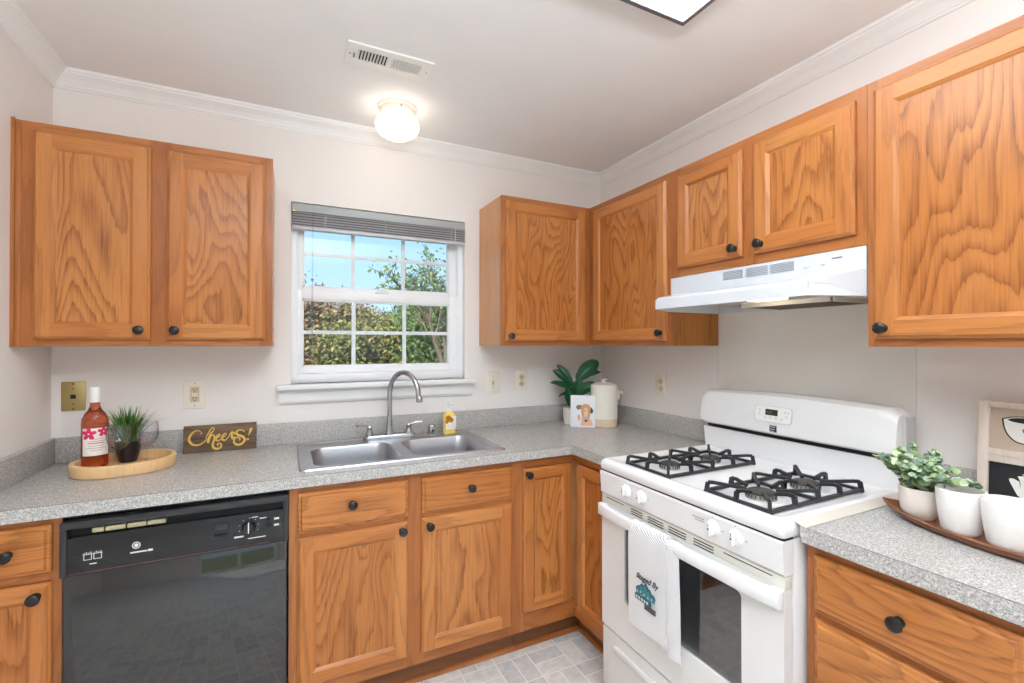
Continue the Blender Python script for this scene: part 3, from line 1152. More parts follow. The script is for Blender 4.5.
# soap bottle
so = thing('soap_bottle', 'clear pump bottle of yellow flower soap at the back right of the sink', 'soap bottle', (-1.052, -.112, zt + .0005))
soap_m = plain('amber_soap', col(240, 212, 104), .15)
mb = MB()
loft(mb, [[(p[0], p[1], z) for p in rrect(-w, w, -d, d, min(w, d) * .8, 5)] for w, d, z in ((.031, .020, 0), (.033, .021, .006), (.033, .021, .02), (.031, .020, .05), (.033, .021, .085), (.030, .019, .098), (.016, .013, .110), (.012, .012, .114))], 0, True, True)
mb.build('bottle_body', soap_m, so)
MB().box(-.026, .026, -.0222, -.0205, .022, .058, 0, bev=.0007).box(.008, .030, -.0224, -.0206, .030, .090, 0, bev=.0007).build('label_patch', plain('label_white', col(240, 232, 226), .5), so)
mb = MB()
random.seed(3)
for (cx_, cz_, s) in ((-.012, .082, .014), (.004, .070, .013), (-.020, .062, .010)):
    for i in range(5):
        a = i * 2 * PI / 5
        c2 = (cx_ + math.cos(a) * s * .55, cz_ + math.sin(a) * s * .55)
        mb.prism([(c2[0] + math.cos(q * PI / 4) * s * .5, c2[1] + math.sin(q * PI / 4) * s * .5) for q in range(8)], 'y', -.0228, -.0208)
mb.build('flower_print', plain('flower_orange', col(232, 160, 30), .5), so)
mb = MB()
mb.lathe([(.014, .112), (.014, .126), (.006, .128), (.0055, .142), (.010, .143), (.010, .152), (.0001, .154)], n=20)
mb.tube([(0, 0, .148), (.010, -.012, .149), (.016, -.022, .146)], [.0055, .005, .004], 8)
mb.build('pump', plain('pump_clear', col(238, 238, 236), .2), so)

# ------------------------------------------------------------------ dishwasher
dw = thing('dishwasher', 'black dishwasher with glossy door built in left of the sink cabinet', 'dishwasher', (-2.404, 0, 0))
W = .597
MB().box(.004, W - .004, -.03, -.60, .11, .868).build('tub', black_pl, dw)
mb = MB()
mb.box(.006, W - .006, -.60, -.632, .135, .700, 0, bev=.003)
mb.build('door', black_gl, dw)
mb = MB()
PZ0, PZ1 = .700, .858
yp = -.640
# panel as a frame around the long handle recess
mb.box(0, W, -.60, yp, .838, PZ1, 0, bev=.002)
mb.box(0, .016, -.60, yp, PZ0, .838, 0, bev=.0015)
mb.box(W - .016, W, -.60, yp, PZ0, .838, 0, bev=.0015)
mb.box(.016, W - .016, -.60, yp + .002, PZ0, .812, 1, bev=.0015)
mb.box(.016, W - .016, -.598, yp + .024, .812, .838, 2)
mb.build('control_panel', [plain('panel_charcoal', col(44, 45, 47), .3), plain('panel_black', col(32, 32, 34), .16), black_sl], dw)
mb = MB()
for i, (a, b) in enumerate(((.070, .098), (.101, .150), (.153, .200), (.203, .250))):
    mb.box(a, b, yp + .026, yp + .010, .817, .832, 0, bev=.003)
mb.build('recess_pad', foam_m, dw)
mb = MB()
mb.box(.020, W - .060, yp + .0018, yp + .0012, .7065, .7072)
mb.build('pinstripe', red_line, dw)
dl = MB()
dl.lathe([(.021, 0), (.020, .006), (.0175, .014), (.016, .017), (.0001, .018)], .478, yp + .002, .768, 28, axis='y')
dlo = dl.build('dial', black_sl, dw)
MB().box(.4765, .4795, yp - .0165, yp - .0155, .752, .788).build('pointer', white_ink, dlo)
mb = MB()
mb.box(.378, .420, yp + .002, yp - .004, .772, .797, 0, bev=.009)
mb.box(.380, .418, yp + .002, yp - .002, .750, .760, 1, bev=.003)
mb.build('latch', [plain('latch_black', col(44, 46, 50), .25), black_sl], dw)
mb = MB()
for za in (.783, .762):
    mb.box(.533, .545, yp + .002, yp - .002, za - .005, za + .005, 0, bev=.001)
mb.build('button', black_sl, dw)
# printed marks on the panel
mb = MB()
y_ = yp + .0012


def mark(x0, x1, z0, z1):
    mb.box(x0, x1, y_, yp + .0022, z0, z1)


for za in (.783, .762):
    mark(.553, .568, za - .003, za + .003)
mark(.486, .505, .797, .799)
mark(.510, .530, .790, .793)
mark(.436, .463, .737, .742)
mark(.475, .528, .728, .7305)
for i in range(7):
    a = math.radians(200 - i * 38)
    mark(.478 + .029 * math.cos(a) - .001, .478 + .029 * math.cos(a) + .001, .768 + .029 * math.sin(a) - .001, .768 + .029 * math.sin(a) + .001)
# two dish-rack pictures
for x in (.054, .077):
    for (a, b, c, d) in ((x, x + .019, .742, .7435), (x, x + .0015, .742, .758), (x + .0175, x + .019, .742, .758), (x - .002, x + .021, .758, .7595)):
        mark(a, b, c, d)
    for q in range(4):
        mark(x + .001 + q * .005, x + .003 + q * .005, .761, .763 + (q % 2) * .002)
mark(.068, .084, .728, .731)
mark(.163, .205, .741, .745)
mark(.207, .219, .7405, .7465)
# round emblem
mb.lathe([(.0105, 0), (.0105, .0010), (.008, .0010), (.008, 0)], .178, y_ + .001, .764, 24, axis='y', cap=False)
mb.lathe([(.0055, 0), (.0055, .0008), (.0001, .0008)], .178, y_ + .001, .764, 12, axis='y', cap=False)
mb.build('panel_print', white_ink, dw)

mb = MB()
mb.box(.006, W - .006, -.055, -.535, .01, .125, 0)
mb.box(.006, W - .006, -.535, -.60, .112, .132, 1)
mb.build('kick_panel', [black_pl, steel_hw], dw)

# ------------------------------------------------------------------ stove
SY = -.906
st = thing('gas_stove', 'white freestanding gas stove with four burners and a towel on its handle', 'stove', (0, SY, 0), R90)
W = .761
MB().box(.003, W - .003, -.055, -.640, .02, .878, bev=.004).build('body', enamel, st)
for x in (.03, W - .07):
    for y in (-.12, -.60):
        MB().box(x, x + .04, y, y + .04, 0, .022, bev=.003).build('foot', black_pl, st)
# cooktop: pan with raised rim
mb = MB()
def rr3(x0, x1, y0, y1, r, z):
    return [(p[0], p[1], z) for p in rrect(x0, x1, y0, y1, r, 6)]
loft(mb, [rr3(.002, W - .002, -.684, -.075, .012, .884), rr3(.000, W, -.688, -.075, .014, .890), rr3(.000, W, -.690, -.075, .016, .905),
          rr3(.002, W - .002, -.687, -.075, .018, .917), rr3(.008, W - .008, -.680, -.078, .02, .924), rr3(.018, W - .018, -.668, -.080, .02, .9265),
          rr3(.028, W - .028, -.655, -.082, .02, .9255), rr3(.045, W - .045, -.640, -.084, .03, .919), rr3(.06, W - .06, -.63, -.086, .03, .918)], 0, True, True)
mb.build('cooktop', enamel, st)
# front rim shadow line
MB().box(.004, W - .004, -.64, -.679, .876, .884).build('shadow_gap', black_sl, st)
# control panel, slightly sloping
mb = MB()
b = bmesh.new()
mb.prism([(-.640, .788), (-.676, .788), (-.681, .793), (-.686, .872), (-.682, .877), (-.640, .877)], 'x', .002, W - .002)
mb.build('control_panel', enamel, st)
for i, x in enumerate((.158, .240, .545, .622)):
    mb = MB()
    tilt = Matrix.Translation(Vector((x, -.6835, .838)))
    mb.lathe([(.024, 0), (.024, .003), (.021, .006), (.0195, .012), (.018, .014), (.0001, .0145)], 0, 0, 0, 28, M=tilt, axis='y')
    mb.box(-.0055, .0055, -.013, -.022, -.019, .019, 0, bev=.003, M=tilt)
    k = mb.build('knob', enamel, st)
    MB().box(-.001, .001, -.0217, -.0223, .006, .016, M=tilt).lathe([(.0035, .0220), (.0035, .0225), (.0001, .0226)], n=10, M=tilt, axis='y').build('pointer', grey_ink, k)
mb = MB()
for x in (.158, .240, .545, .622):
    mb.box(x - .0015, x + .0015, -.6862, -.6855, .869, .872)
    mb.box(x + .030, x + .036, -.6848, -.684, .838, .840)
for q in range(5):
    mb.box(.470 + q * .009, .476 + q * .009, -.6855, -.6845, .849, .852)
mb.box(.478, .512, -.6848, -.6838, .842, .844)
mb.build('panel_print', grey_ink, st)
# oven door
DZ0, DZ1 = .272, .783
od = MB()
gx0, gx1, gz0, gz1 = .138, .634, .410, .690
outer = rrect(.004, W - .004, DZ0, .752, .006, 3)
hole = rrect(gx0, gx1, gz0, gz1, .018, 5)
tmp = MB()
tmp.holed(outer, [hole], 0, .030)
Mx = Matrix(((1, 0, 0, 0), (0, 0, -1, -.648), (0, 1, 0, 0), (0, 0, 0, 1)))
od.add([Mx @ Vector(v) for v in tmp.v], tmp.f, 0)
odo = od.build('oven_door', enamel2, st)
# window: dark tinted glass with racks behind it
mb = MB()
mb.box(gx0 - .002, gx1 + .002, -.668, -.672, gz0 - .002, gz1 + .002)
mb.build('door_glass', m_glass('oven_glass', (.62, .63, .65, 1), 2.4), odo)
mb = MB()
mb.box(gx0 - .003, gx1 + .003, -.6490, -.6495, gz0 - .003, gz1 + .003, 0)
for z in (.475, .565):
    mb.tube([(gx0, -.655, z), (gx1, -.655, z)], .0028, 6, 1)
for x in (.30, .34, .48, .52):
    mb.tube([(x, -.652, gz0), (x, -.652, gz1)], .0016, 6, 1)
mb.build('oven_rack', [plain('oven_dark', col(132, 134, 138), .6), steel_hw], odo)
# vent strip at the top of the door
mb = MB()
mb.box(.002, W - .002, -.648, -.676, .752, .785, 0, bev=.002)
for gx in (.175, .262, .360, .465):
    for q in range(3):
        mb.box(gx, gx + (.075 if gx > .2 else .06), -.6758, -.6768, .7575 + q * .0085, .7605 + q * .0085, 1)
mb.box(.03, .135, -.6758, -.6768, .7745, .777, 1)
mb.box(.575, .725, -.6758, -.6768, .7745, .777, 1)
mb.build('vent_strip', [bisque, dark_slot], odo)
# bowed handle
mb = MB()
sec = [(-.5, -.5), (-.5, .32), (-.2, .5), (.35, .5), (.5, .2), (.5, -.3), (.3, -.5)]
loops = []
for i in range(25):
    u = i / 24
    x = .006 + u * (W - .012)
    arch = math.sin(PI * u)
    yc = -.688 - .026 * arch ** .55
    h = .046 - .010 * arch
    zc = .728 + .004 * arch
    lp = []
    for (a, c_) in [(0.5, -.5), (.5, .5), (.1, .5), (-.38, .42), (-.5, .2), (-.5, -.25), (-.38, -.42), (.1, -.5)]:
        lp.append((x, yc + a * .022, zc + c_ * h))
    loops.append(lp)
loft(mb, loops, 0, True, True)
mb.box(.004, .040, -.676, -.700, .705, .752, 0, bev=.005)
mb.box(W - .040, W - .004, -.676, -.700, .705, .752, 0, bev=.005)
mb.build('handle', enamel, odo)
# lower drawer
mb = MB()
mb.box(.005, W - .005, -.642, -.676, .035, .262, 0, bev=.005)
dro = mb.build('drawer', enamel2, st)
mb = MB()
mb.box(.085, W - .085, -.674, -.694, .205, .229, 0, bev=.009)
mb.build('handle', enamel, dro)
# dark seam between door and drawer
MB().box(.01, W - .01, -.64, -.655, .262, .272).build('shadow_gap', black_sl, st)

# backguard
mb = MB()
mb.prism([(-.055, .90), (-.092, .90), (-.098, .93), (-.108, 1.012), (-.055, 1.012)], 'x', .003, W - .003)
mb.build('riser', enamel, st)
MB().box(.02, W - .035, -.06, -.100, 1.010, 1.034).build('vent_slot', black_sl, st)
mb = MB()
loops = []
N_ = 28
for i in range(N_ + 1):
    u = i / N_
    x = .000 + u * (W - .012)
    # rounded shoulders and slightly bowed front
    e = min(u, 1 - u) * (W - .012)
    rr_ = .020
    drop = rr_ - math.sqrt(max(0, rr_ ** 2 - (rr_ - min(e, rr_)) ** 2)) if e < rr_ else 0
    top = 1.176 - drop * .9 + .012 * math.sin(PI * u)
    bot = 1.030 + drop * .35
    bow = .008 * math.sin(PI * u) - drop * .25
    lp = [(x, -.030, bot), (x, -.120 - bow * .5, bot), (x, -.130 - bow, bot + .008), (x, -.131 - bow, bot + .03), (x, -.122 - bow, top - .030),
          (x, -.114 - bow, top - .010), (x, -.098, top - .002), (x, -.08, top), (x, -.030, top - .002)]
    loops.append(lp)
loft(mb, loops, 0, True, True)
bg = mb.build('backguard', enamel, st)
MB().box(W - .014, W - .003, -.028, -.085, .90, 1.150, bev=.003).build('end_cap', plain('end_grey', col(196, 194, 192), .4), st)
mb = MB()
dz = 1.105
def yfr(z):           # front plane of the panel at height z
    t_ = (z - 1.060) / (1.138 - 1.060)
    return -.139 + t_ * .009
slope = math.atan2(.009, .078)
PM = Matrix.Translation(Vector((.355, -.1372, 1.110))) @ Matrix.Rotation(-slope, 4, 'X')
for ring_ in (0,):
    pass
out_ = rrect(-.075, .075, -.032, .030, .014, 5)
inn_ = rrect(-.0735, .0735, -.0305, .0285, .0125, 5)
loft(mb, [[(p[0], y, p[1]) for p in L_] for L_, y in ((out_, .004), (out_, -.0012), (inn_, -.0012), (inn_, .0005))], 0, False, False, M=PM)
mb.prism(rrect(-.0735, .0735, -.0305, .0285, .0125, 5), 'y', .004, -.0004, 1, M=PM)
for (x, z) in ((-.055, .012), (-.055, -.002), (-.030, -.014), (-.008, -.014), (.014, -.014), (.036, -.016), (.048, .012), (.062, .012), (.055, -.004)):
    mb.lathe([(.0052, 0), (.0052, .0009), (.0001, .001)], x, 0, z, 14, mat=2, axis='y', M=PM)
mb.box(-.030, .020, .001, -.0012, -.005, .018, 3, M=PM)
mb.build('keypad', [plain('keypad_line', col(206, 206, 208), .4), white_pl, plain('keypad_button', col(222, 224, 226), .4), lcd_m], bg)
text('clock_digits', '9:57', .014, plain('lcd_digit', col(96, 112, 84), .4), bg, (.355 - .024, -.1400, 1.112), extrude=.0001)
PM2 = Matrix.Translation(Vector((.358, -.1395, 1.055))) @ Matrix.Scale(1.35, 4)
mb = MB()
mb.box(-.010, .010, .004, -.0012, -.009, .009, 0, M=PM2)
for q in range(3):
    mb.box(-.0075, .0075 - q * .002, 0, -.0016, .0045 - q * .006, .0062 - q * .006, 1, M=PM2)
mb.build('emblem', [plain('emblem_dark', col(60, 60, 66), .4), white_ink], bg)

# burners and grates
TOP = .918
for gi, gx in enumerate((.218, .588)):
    for by in (-.530, -.315):
        mb = MB()
        big = .040 if (gi == 1) else .034
        mb.lathe([(big + .030, TOP - .003), (big + .026, TOP + .001), (big + .006, TOP + .0005)], gx, by, 0, 32, mat=2, cap=False)
        mb.lathe([(big + .004, TOP - .001), (big, TOP + .010), (big, TOP + .014), (.01, TOP + .0145)], gx, by, 0, 32, mat=1)
        for q in range(22):
            a = q * 2 * PI / 22
            mb.box(-.0012, .0012, big - .001, big + .003, TOP + .004, TOP + .013, 0, M=Matrix.Translation(Vector((gx, by, 0))) @ Matrix.Rotation(a, 4, 'Z'))
        mb.lathe([(big - .002, TOP + .0135), (big, TOP + .0155), (big, TOP + .019), (big - .004, TOP + .0215), (.0001, TOP + .022)], gx, by, 0, 32, mat=0)
        mb.build('burner', [burner_m, alu, enamel], st)
    mb = MB()
    hw = .105
    ya, yb_ = -.640, -.205
    ym = (ya + yb_) / 2
    zb = TOP + .008
    r_ = .0058

    def bar(p, q, w=.0055, h=.006):
        """flat sided iron bar between two points"""
        p, q = Vector(p), Vector(q)
        d = (q - p).normalized()
        s = d.cross(Vector((0, 0, 1)))
        if s.length < .05:
            s = Vector((1, 0, 0)) if abs(d.x) < .5 else Vector((0, 1, 0))
        s.normalize()
        u = s.cross(d).normalized()
        vs = []
        for c0 in (p, q):
            for a, b2 in ((-1, -1), (1, -1), (1, 1), (-1, 1)):
                vs.append(c0 + s * a * w + u * b2 * h)
        mb.add(vs, [(0, 1, 2, 3), (4, 7, 6, 5), (0, 4, 5, 1), (1, 5, 6, 2), (2, 6, 7, 3), (3, 7, 4, 0)], 0)
    for p, q in (((gx - hw, ya), (gx + hw, ya)), ((gx + hw, ya), (gx + hw, yb_)), ((gx + hw, yb_), (gx - hw, yb_)), ((gx - hw, yb_), (gx - hw, ya)),
                 ((gx - hw, ym), (gx + hw, ym))):
        bar((p[0], p[1], zb), (q[0], q[1], zb), .005, .0045)
    for by, y0, y1 in ((-.530, ya, ym), (-.315, ym, yb_)):
        for k in range(8):
            a = k * PI / 4
            dx, dy = math.cos(a), math.sin(a)
            sx_ = {0: hw, 1: hw, 2: 0, 3: -hw, 4: -hw, 5: -hw, 6: 0, 7: hw}[k]
            sy_ = {0: by, 1: y1, 2: y1, 3: y1, 4: by, 5: y0, 6: y0, 7: y0}[k]
            px, py = gx + sx_, sy_
            v = Vector((gx - px, by - py, 0))
            ln = v.length
            v.normalize()
            stop = ln - (.040 if k % 2 else .046)
            ztop = zb + .025
            P0 = Vector((px, py, zb))
            P1 = Vector((px, py, ztop)) + v * .004
            P2 = Vector((px, py, ztop)) + v * .020
            P3 = Vector((px, py, ztop - .010)) + v * stop
            bar(P0, P1, .0045, .0065)
            bar(P1, P2 + v * .003, .0045, .005)
            bar(P2, P3, .0042, .0048)
    for dx in (-hw, hw):
        for y in (ya, yb_):
            mb.box(gx + dx - .006, gx + dx + .006, y - .006, y + .006, TOP - .001, zb)
    mb.build('grate', iron, st)

# ------------------------------------------------------------------ towel
tw = thing('dish_towel', 'white textured dish towel hanging over the oven door handle', 'towel', (0, SY - .012, 0), R90)


def m_towel():
    m, nt, p = mat_base('towel_cotton')
    tc = nt.nodes.new('ShaderNodeTexCoord')
    mp = nt.nodes.new('ShaderNodeMapping')
    mp.inputs['Rotation'].default_value = (0, math.radians(58), 0)
    wv = nt.nodes.new('ShaderNodeTexWave')
    wv.inputs['Scale'].default_value = 38
    wv.inputs['Distortion'].default_value = .6
    wv.inputs['Detail'].default_value = 1
    nz = nt.nodes.new('ShaderNodeTexNoise')
    nz.inputs['Scale'].default_value = 420
    ad = nt.nodes.new('ShaderNodeMath'); ad.operation = 'MULTIPLY_ADD'
    ad.inputs[1].default_value = .25
    bp = nt.nodes.new('ShaderNodeBump')
    bp.inputs['Strength'].default_value = .9
    bp.inputs['Distance'].default_value = .004
    nt.links.new(tc.outputs['Object'], mp.inputs[0])
    nt.links.new(mp.outputs[0], wv.inputs['Vector'])
    nt.links.new(tc.outputs['Object'], nz.inputs['Vector'])
    nt.links.new(nz.outputs['Fac'], ad.inputs[0])
    nt.links.new(wv.outputs['Fac'], ad.inputs[2])
    nt.links.new(ad.outputs[0], bp.inputs['Height'])
    nt.links.new(bp.outputs[0], p.inputs['Normal'])
    p.inputs['Base Color'].default_value = col(247, 247, 248)
    p.inputs['Roughness'].default_value = .9
    return m


towel_m = m_towel()


def cloth(x0, x1, path, xoff, wav, th=.004, nx=22):
    """sheet following a (y,z) path, with thickness and soft waves"""
    mb = MB()
    P = catmull([(0, p[0], p[1]) for p in path], 6)
    n = len(P)
    vs = []
    for side in (0, 1):
        for k, p in enumerate(P):
            a = P[max(0, k - 1)]; b_ = P[min(n - 1, k + 1)]
            d = (b_ - a).normalized()
            nrm = Vector((0, -d.z, d.y))
            sgn = 1 if side == 0 else -1
            for i in range(nx + 1):
                u = i / nx
                f = k / (n - 1)
                x = x0 + (x1 - x0) * u + xoff(f, u)
                w = wav(f, u)
                q = Vector((x, p.y, p.z)) + nrm * (sgn * th / 2) + Vector((0, w, 0))
                vs.append(q)
    fs = []
    S = n * (nx + 1)
    for k in range(n - 1):
        for i in range(nx):
            a = k * (nx + 1) + i
            fs.append((a, a + 1, a + nx + 2, a + nx + 1))
            fs.append((S + a, S + a + nx + 1, S + a + nx + 2, S + a + 1))
    for k in range(n - 1):
        for i in (0, nx):
            a = k * (nx + 1) + i
            fs.append((a, a + nx + 1, S + a + nx + 1, S + a))
    for i in range(nx):
        for k in (0, n - 1):
            a = k * (nx + 1) + i
            fs.append((a, a + 1, S + a + 1, S + a))
    mb.add(vs, fs, 0, True)
    return mb


hy, hz = -.708, .752
front = [(hy + .014, hz + .002), (hy, hz + .006), (hy - .016, hz - .002), (hy - .022, hz - .03), (hy - .022, .66), (hy - .020, .55), (hy - .018, .405)]
mbf = cloth(.218, .386, front, lambda f, u: -.006 * f * (1 - u), lambda f, u: -.0035 * math.sin(u * 5.2 + .5) * f, nx=24)
mbf.build('front_fold', towel_m, tw)
back = [(hy + .014, hz + .002), (hy + .012, hz - .006), (hy + .010, hz - .03), (hy + .014, .66), (hy + .020, .56), (hy + .026, .405), (hy + .024, .372)]
front2 = [(hy + .012, hz - .004), (hy, hz - .0005), (hy - .011, hz - .008), (hy - .014, hz - .03), (hy - .013, .66), (hy - .010, .55), (hy - .008, .385)]
mb2 = cloth(.352, .432, front2, lambda f, u: .004 * f * u, lambda f, u: .004 * math.sin(u * 6 + 1) * f, nx=16)
mb2.build('side_fold', towel_m, tw)
# embroidery
thread = plain('thread_grey', col(84, 84, 92), .8)
teal = plain('thread_teal', col(70, 138, 148), .8)
teal_d = plain('thread_teal_dark', col(40, 96, 110), .8)
emb_y = hy - .0275
EX = .026
text('embroidered_words', 'Staged By', .026, thread, tw, (.232 + EX, emb_y, .583), extrude=.0008, shear=.35, bold=.0004)
mb = MB()
for (x0, x1, z0, z1, hgt) in ((.232, .250, .528, .545, .010), (.248, .268, .532, .556, .012), (.266, .286, .530, .562, .013), (.284, .302, .528, .552, .011), (.300, .318, .530, .543, .009)):
    mb.prism([(x0, z0), (x1, z0), (x1, z1), ((x0 + x1) / 2, z1 + hgt), (x0, z1)], 'y', emb_y, emb_y + .004, 0)
    mb.prism([(x0 - .002, z1 - .001), ((x0 + x1) / 2, z1 + hgt - .001), (x1 + .002, z1 - .001), (x1 + .002, z1 + .002), ((x0 + x1) / 2, z1 + hgt + .003), (x0 - .002, z1 + .002)], 'y', emb_y - .0005, emb_y + .004, 1)
    mb.box(x0 + .004, x0 + .008, emb_y - .0006, emb_y, z0 + .006, z0 + .012, 2)
mb.box(.226, .300, emb_y - .0003, emb_y + .004, .510, .527, 1)
for q in range(5):
    mb.box(.231 + q * .013, .239 + q * .013, emb_y - .001, emb_y, .514, .523, 2)
for q in range(3):
    mb.box(.272, .322, emb_y - .0002, emb_y + .004, .505 - q * .006, .508 - q * .006, 3)
mb.build('embroidery', [teal, teal_d, white_ink, thread], tw, loc=(EX, 0, 0))

# ------------------------------------------------------------------ range hood
hd = thing('range_hood', 'white under-cabinet range hood above the stove', 'range hood', (0, -.9045, 0), R90)
W = .760
hood_m = plain('hood_enamel', col(214, 218, 224), .22)
hood_s = plain('hood_enamel_side', col(242, 245, 250), .22)
mb = MB()
Zt, Zb = 1.666, 1.520
yF = -.302
# corners: back width full, front lip narrower
up_f = [(0, yF), (W, yF)]
LF = -.470
lin = .070
linL = .088
mb.add([(0, -.005, Zt), (W, -.005, Zt), (W, yF, Zt), (0, yF, Zt),
        (0, -.005, Zb), (W, -.005, Zb), (W, yF, Zb), (0, yF, Zb),
        (0, yF, 1.595), (W, yF, 1.600),
        (linL, LF + .012, 1.567), (W - lin, LF + .012, 1.567),
        (linL - .004, LF, 1.556), (W - lin + .004, LF, 1.556), (linL - .004, LF, Zb), (W - lin + .004, LF, Zb)],
       [(0, 1, 2, 3), (3, 2, 9, 8), (8, 9, 11, 10), (10, 11, 13, 12), (12, 13, 15, 14),
        (1, 5, 6, 9, 2), (0, 3, 8, 7, 4), (9, 6, 15, 13, 11), (8, 10, 12, 14, 7), (0, 4, 5, 1)], 0)
# under-side lip returns
mb.box(.004, W - .004, -.02, -.30, Zb + .05, Zb + .054, 0)
mb.build('canopy', hood_m, hd)
mb = MB()
mb.add([(.004, -.01, Zb + .035), (W - .004, -.01, Zb + .035), (W - .004, yF, Zb + .035), (W - lin, LF + .005, Zb + .035), (linL, LF + .005, Zb + .035), (.004, yF, Zb + .035),
        (.004, -.01, Zb + .038), (W - .004, -.01, Zb + .038), (W - .004, yF, Zb + .038), (W - lin, LF + .005, Zb + .038), (linL, LF + .005, Zb + .038), (.004, yF, Zb + .038)],
       [(0, 1, 2, 3, 4, 5), (11, 10, 9, 8, 7, 6)], 0)
mb.build('underside', plain('hood_under', col(226, 218, 204), .4), hd)
mb = MB()
for gx in (.270, .368, .462):
    for q in range(6):
        mb.box(gx, gx + .085, yF - .0015, yF + .001, 1.625 + q * .0055, 1.6275 + q * .0055, 0)
mb.build('louver', plain('louver_grey', col(140, 150, 158), .5), hd)
for x in (.590, .640):
    MB().box(x - .010, x + .010, yF, yF - .003, 1.630, 1.640, 0, bev=.001).box(x - .002, x + .004, yF, yF - .010, 1.629, 1.641, 0, bev=.001).build('switch', white_pl, hd)
MB().add([(.664, yF - .0006, 1.641), (.694, yF - .0006, 1.641), (.697, yF - .0006, 1.646), (.667, yF - .0006, 1.646)], [(0, 1, 2, 3)]).build('badge', grey_ink, hd)
mb = MB()
mb.box(.47, .58, -.38, -.435, Zb + .001, Zb + .034, 0, bev=.004)
mb.build('light_lens', m_emit('lens_glow', (1, .84, .62, 1), HOOD_L), hd)
flt = MB()
flt.box(.385, .69, -.14, -.345, Zb - .010, Zb - .004, 0)
for q in range(40):
    flt.box(.39 + q * .0074, .3925 + q * .0074, -.14, -.345, Zb - .0112, Zb - .010, 1)
flt.box(.380, .695, -.345, -.352, Zb - .012, Zb + .002, 2)
flt.box(.380, .695, -.133, -.140, Zb - .012, Zb + .002, 2)
flt.box(.378, .386, -.133, -.352, Zb - .012, Zb + .002, 2)
flt.box(.689, .697, -.133, -.352, Zb - .012, Zb + .002, 2)
flt.build('grease_filter', [plain('filter_mesh', col(206, 198, 184), .5), plain('filter_line', col(110, 104, 96), .6), plain('filter_rim', col(214, 208, 198), .4)], hd)

# ------------------------------------------------------------------ ceiling things
vt = thing('ceiling_vent', 'white two-way register vent in the ceiling', 'vent', (-1.465, -.640, ZC))
white_metal = plain('vent_white', col(238, 236, 230), .4)
mb = MB()
hx, hy_ = .158, .066
# frame as plate with two openings
ow = rrect(-hx, hx, -hy_, hy_, .003, 1)
o1 = [(-.118, -.034), (-.006, -.034), (-.006, .034), (-.118, .034)]
o2 = [(.006, -.034), (.118, -.034), (.118, .034), (.006, .034)]
mb.holed(ow, [o1, o2], -.008, -.001)
mb.build('frame', white_metal, vt)
MB().box(-.125, .125, -.038, .038, -.0012, -.0002).build('duct', black_sl, vt)
mb = MB()
for k in range(10):
    for s, x0 in ((1, -.113), (-1, .011)):
        x = x0 + k * .0115
        ang = s * math.radians(48)
        Mv = Matrix.Translation(Vector((x, 0, -.0055))) @ Matrix.Rotation(ang, 4, 'Y')
        mb.box(-.0005, .0005, -.034, .034, -.0052, .0052, 0, M=Mv)
mb.build('blade', white_metal, vt)
for x in (-.143, .143):
    MB().lathe([(.003, -.0082), (.003, -.0095), (.0001, -.010)], x, 0, 0, 10).build('screw', steel_hw, vt)
MB().box(-.132, -.126, -.010, .010, -.0082, -.016, 0).build('lever', steel_hw, vt)

gl = thing('ceiling_light', 'round white glass globe ceiling light near the window wall', 'ceiling light', (-1.362, -.300, ZC))
MB().lathe([(.088, -.0005), (.088, -.006), (.080, -.012), (.076, -.034), (.072, -.038), (.0001, -.038)], n=40).lathe(
    [(.004, 0), (.004, .006), (.0001, .007)], 0, -.077, -.024, 10, axis='y', mat=1).build('canopy', [plain('canopy_white', col(236, 228, 218), .4), brass_m], gl)
MB().lathe([(.066, -.036), (.074, -.044), (.090, -.060), (.098, -.078), (.096, -.096), (.084, -.114), (.062, -.128), (.034, -.136), (.0001, -.138)], n=48, cap=False).build(
    'globe', m_emit('globe_glow', (1, .88, .72, 1), GLOBE_L), gl)

pn = thing('ceiling_light', 'rectangular fluorescent ceiling panel with dark metal frame at the top edge', 'ceiling light', (0, 0, 0))
px0, px1, py0, py1 = -1.89, -.671, -1.94, -1.328
pz = 2.402
mb = MB()
f_ = .014
mb.box(px0, px1, py1 - f_, py1, pz, ZC - .0005)
mb.box(px0, px1, py0, py0 + f_, pz, ZC - .0005)
mb.box(px0, px0 + f_, py0 + f_, py1 - f_, pz, ZC - .0005)
mb.box(px1 - f_, px1, py0 + f_, py1 - f_, pz, ZC - .0005)
mb.build('frame', plain('panel_frame', col(120, 124, 132), .35, metal=.6), pn)
MB().box(px0 + f_, px1 - f_, py0 + f_, py1 - f_, pz + .004, pz + .012).build('diffuser', m_emit('panel_glow', (.90, .96, 1, 1), PANEL_L), pn)

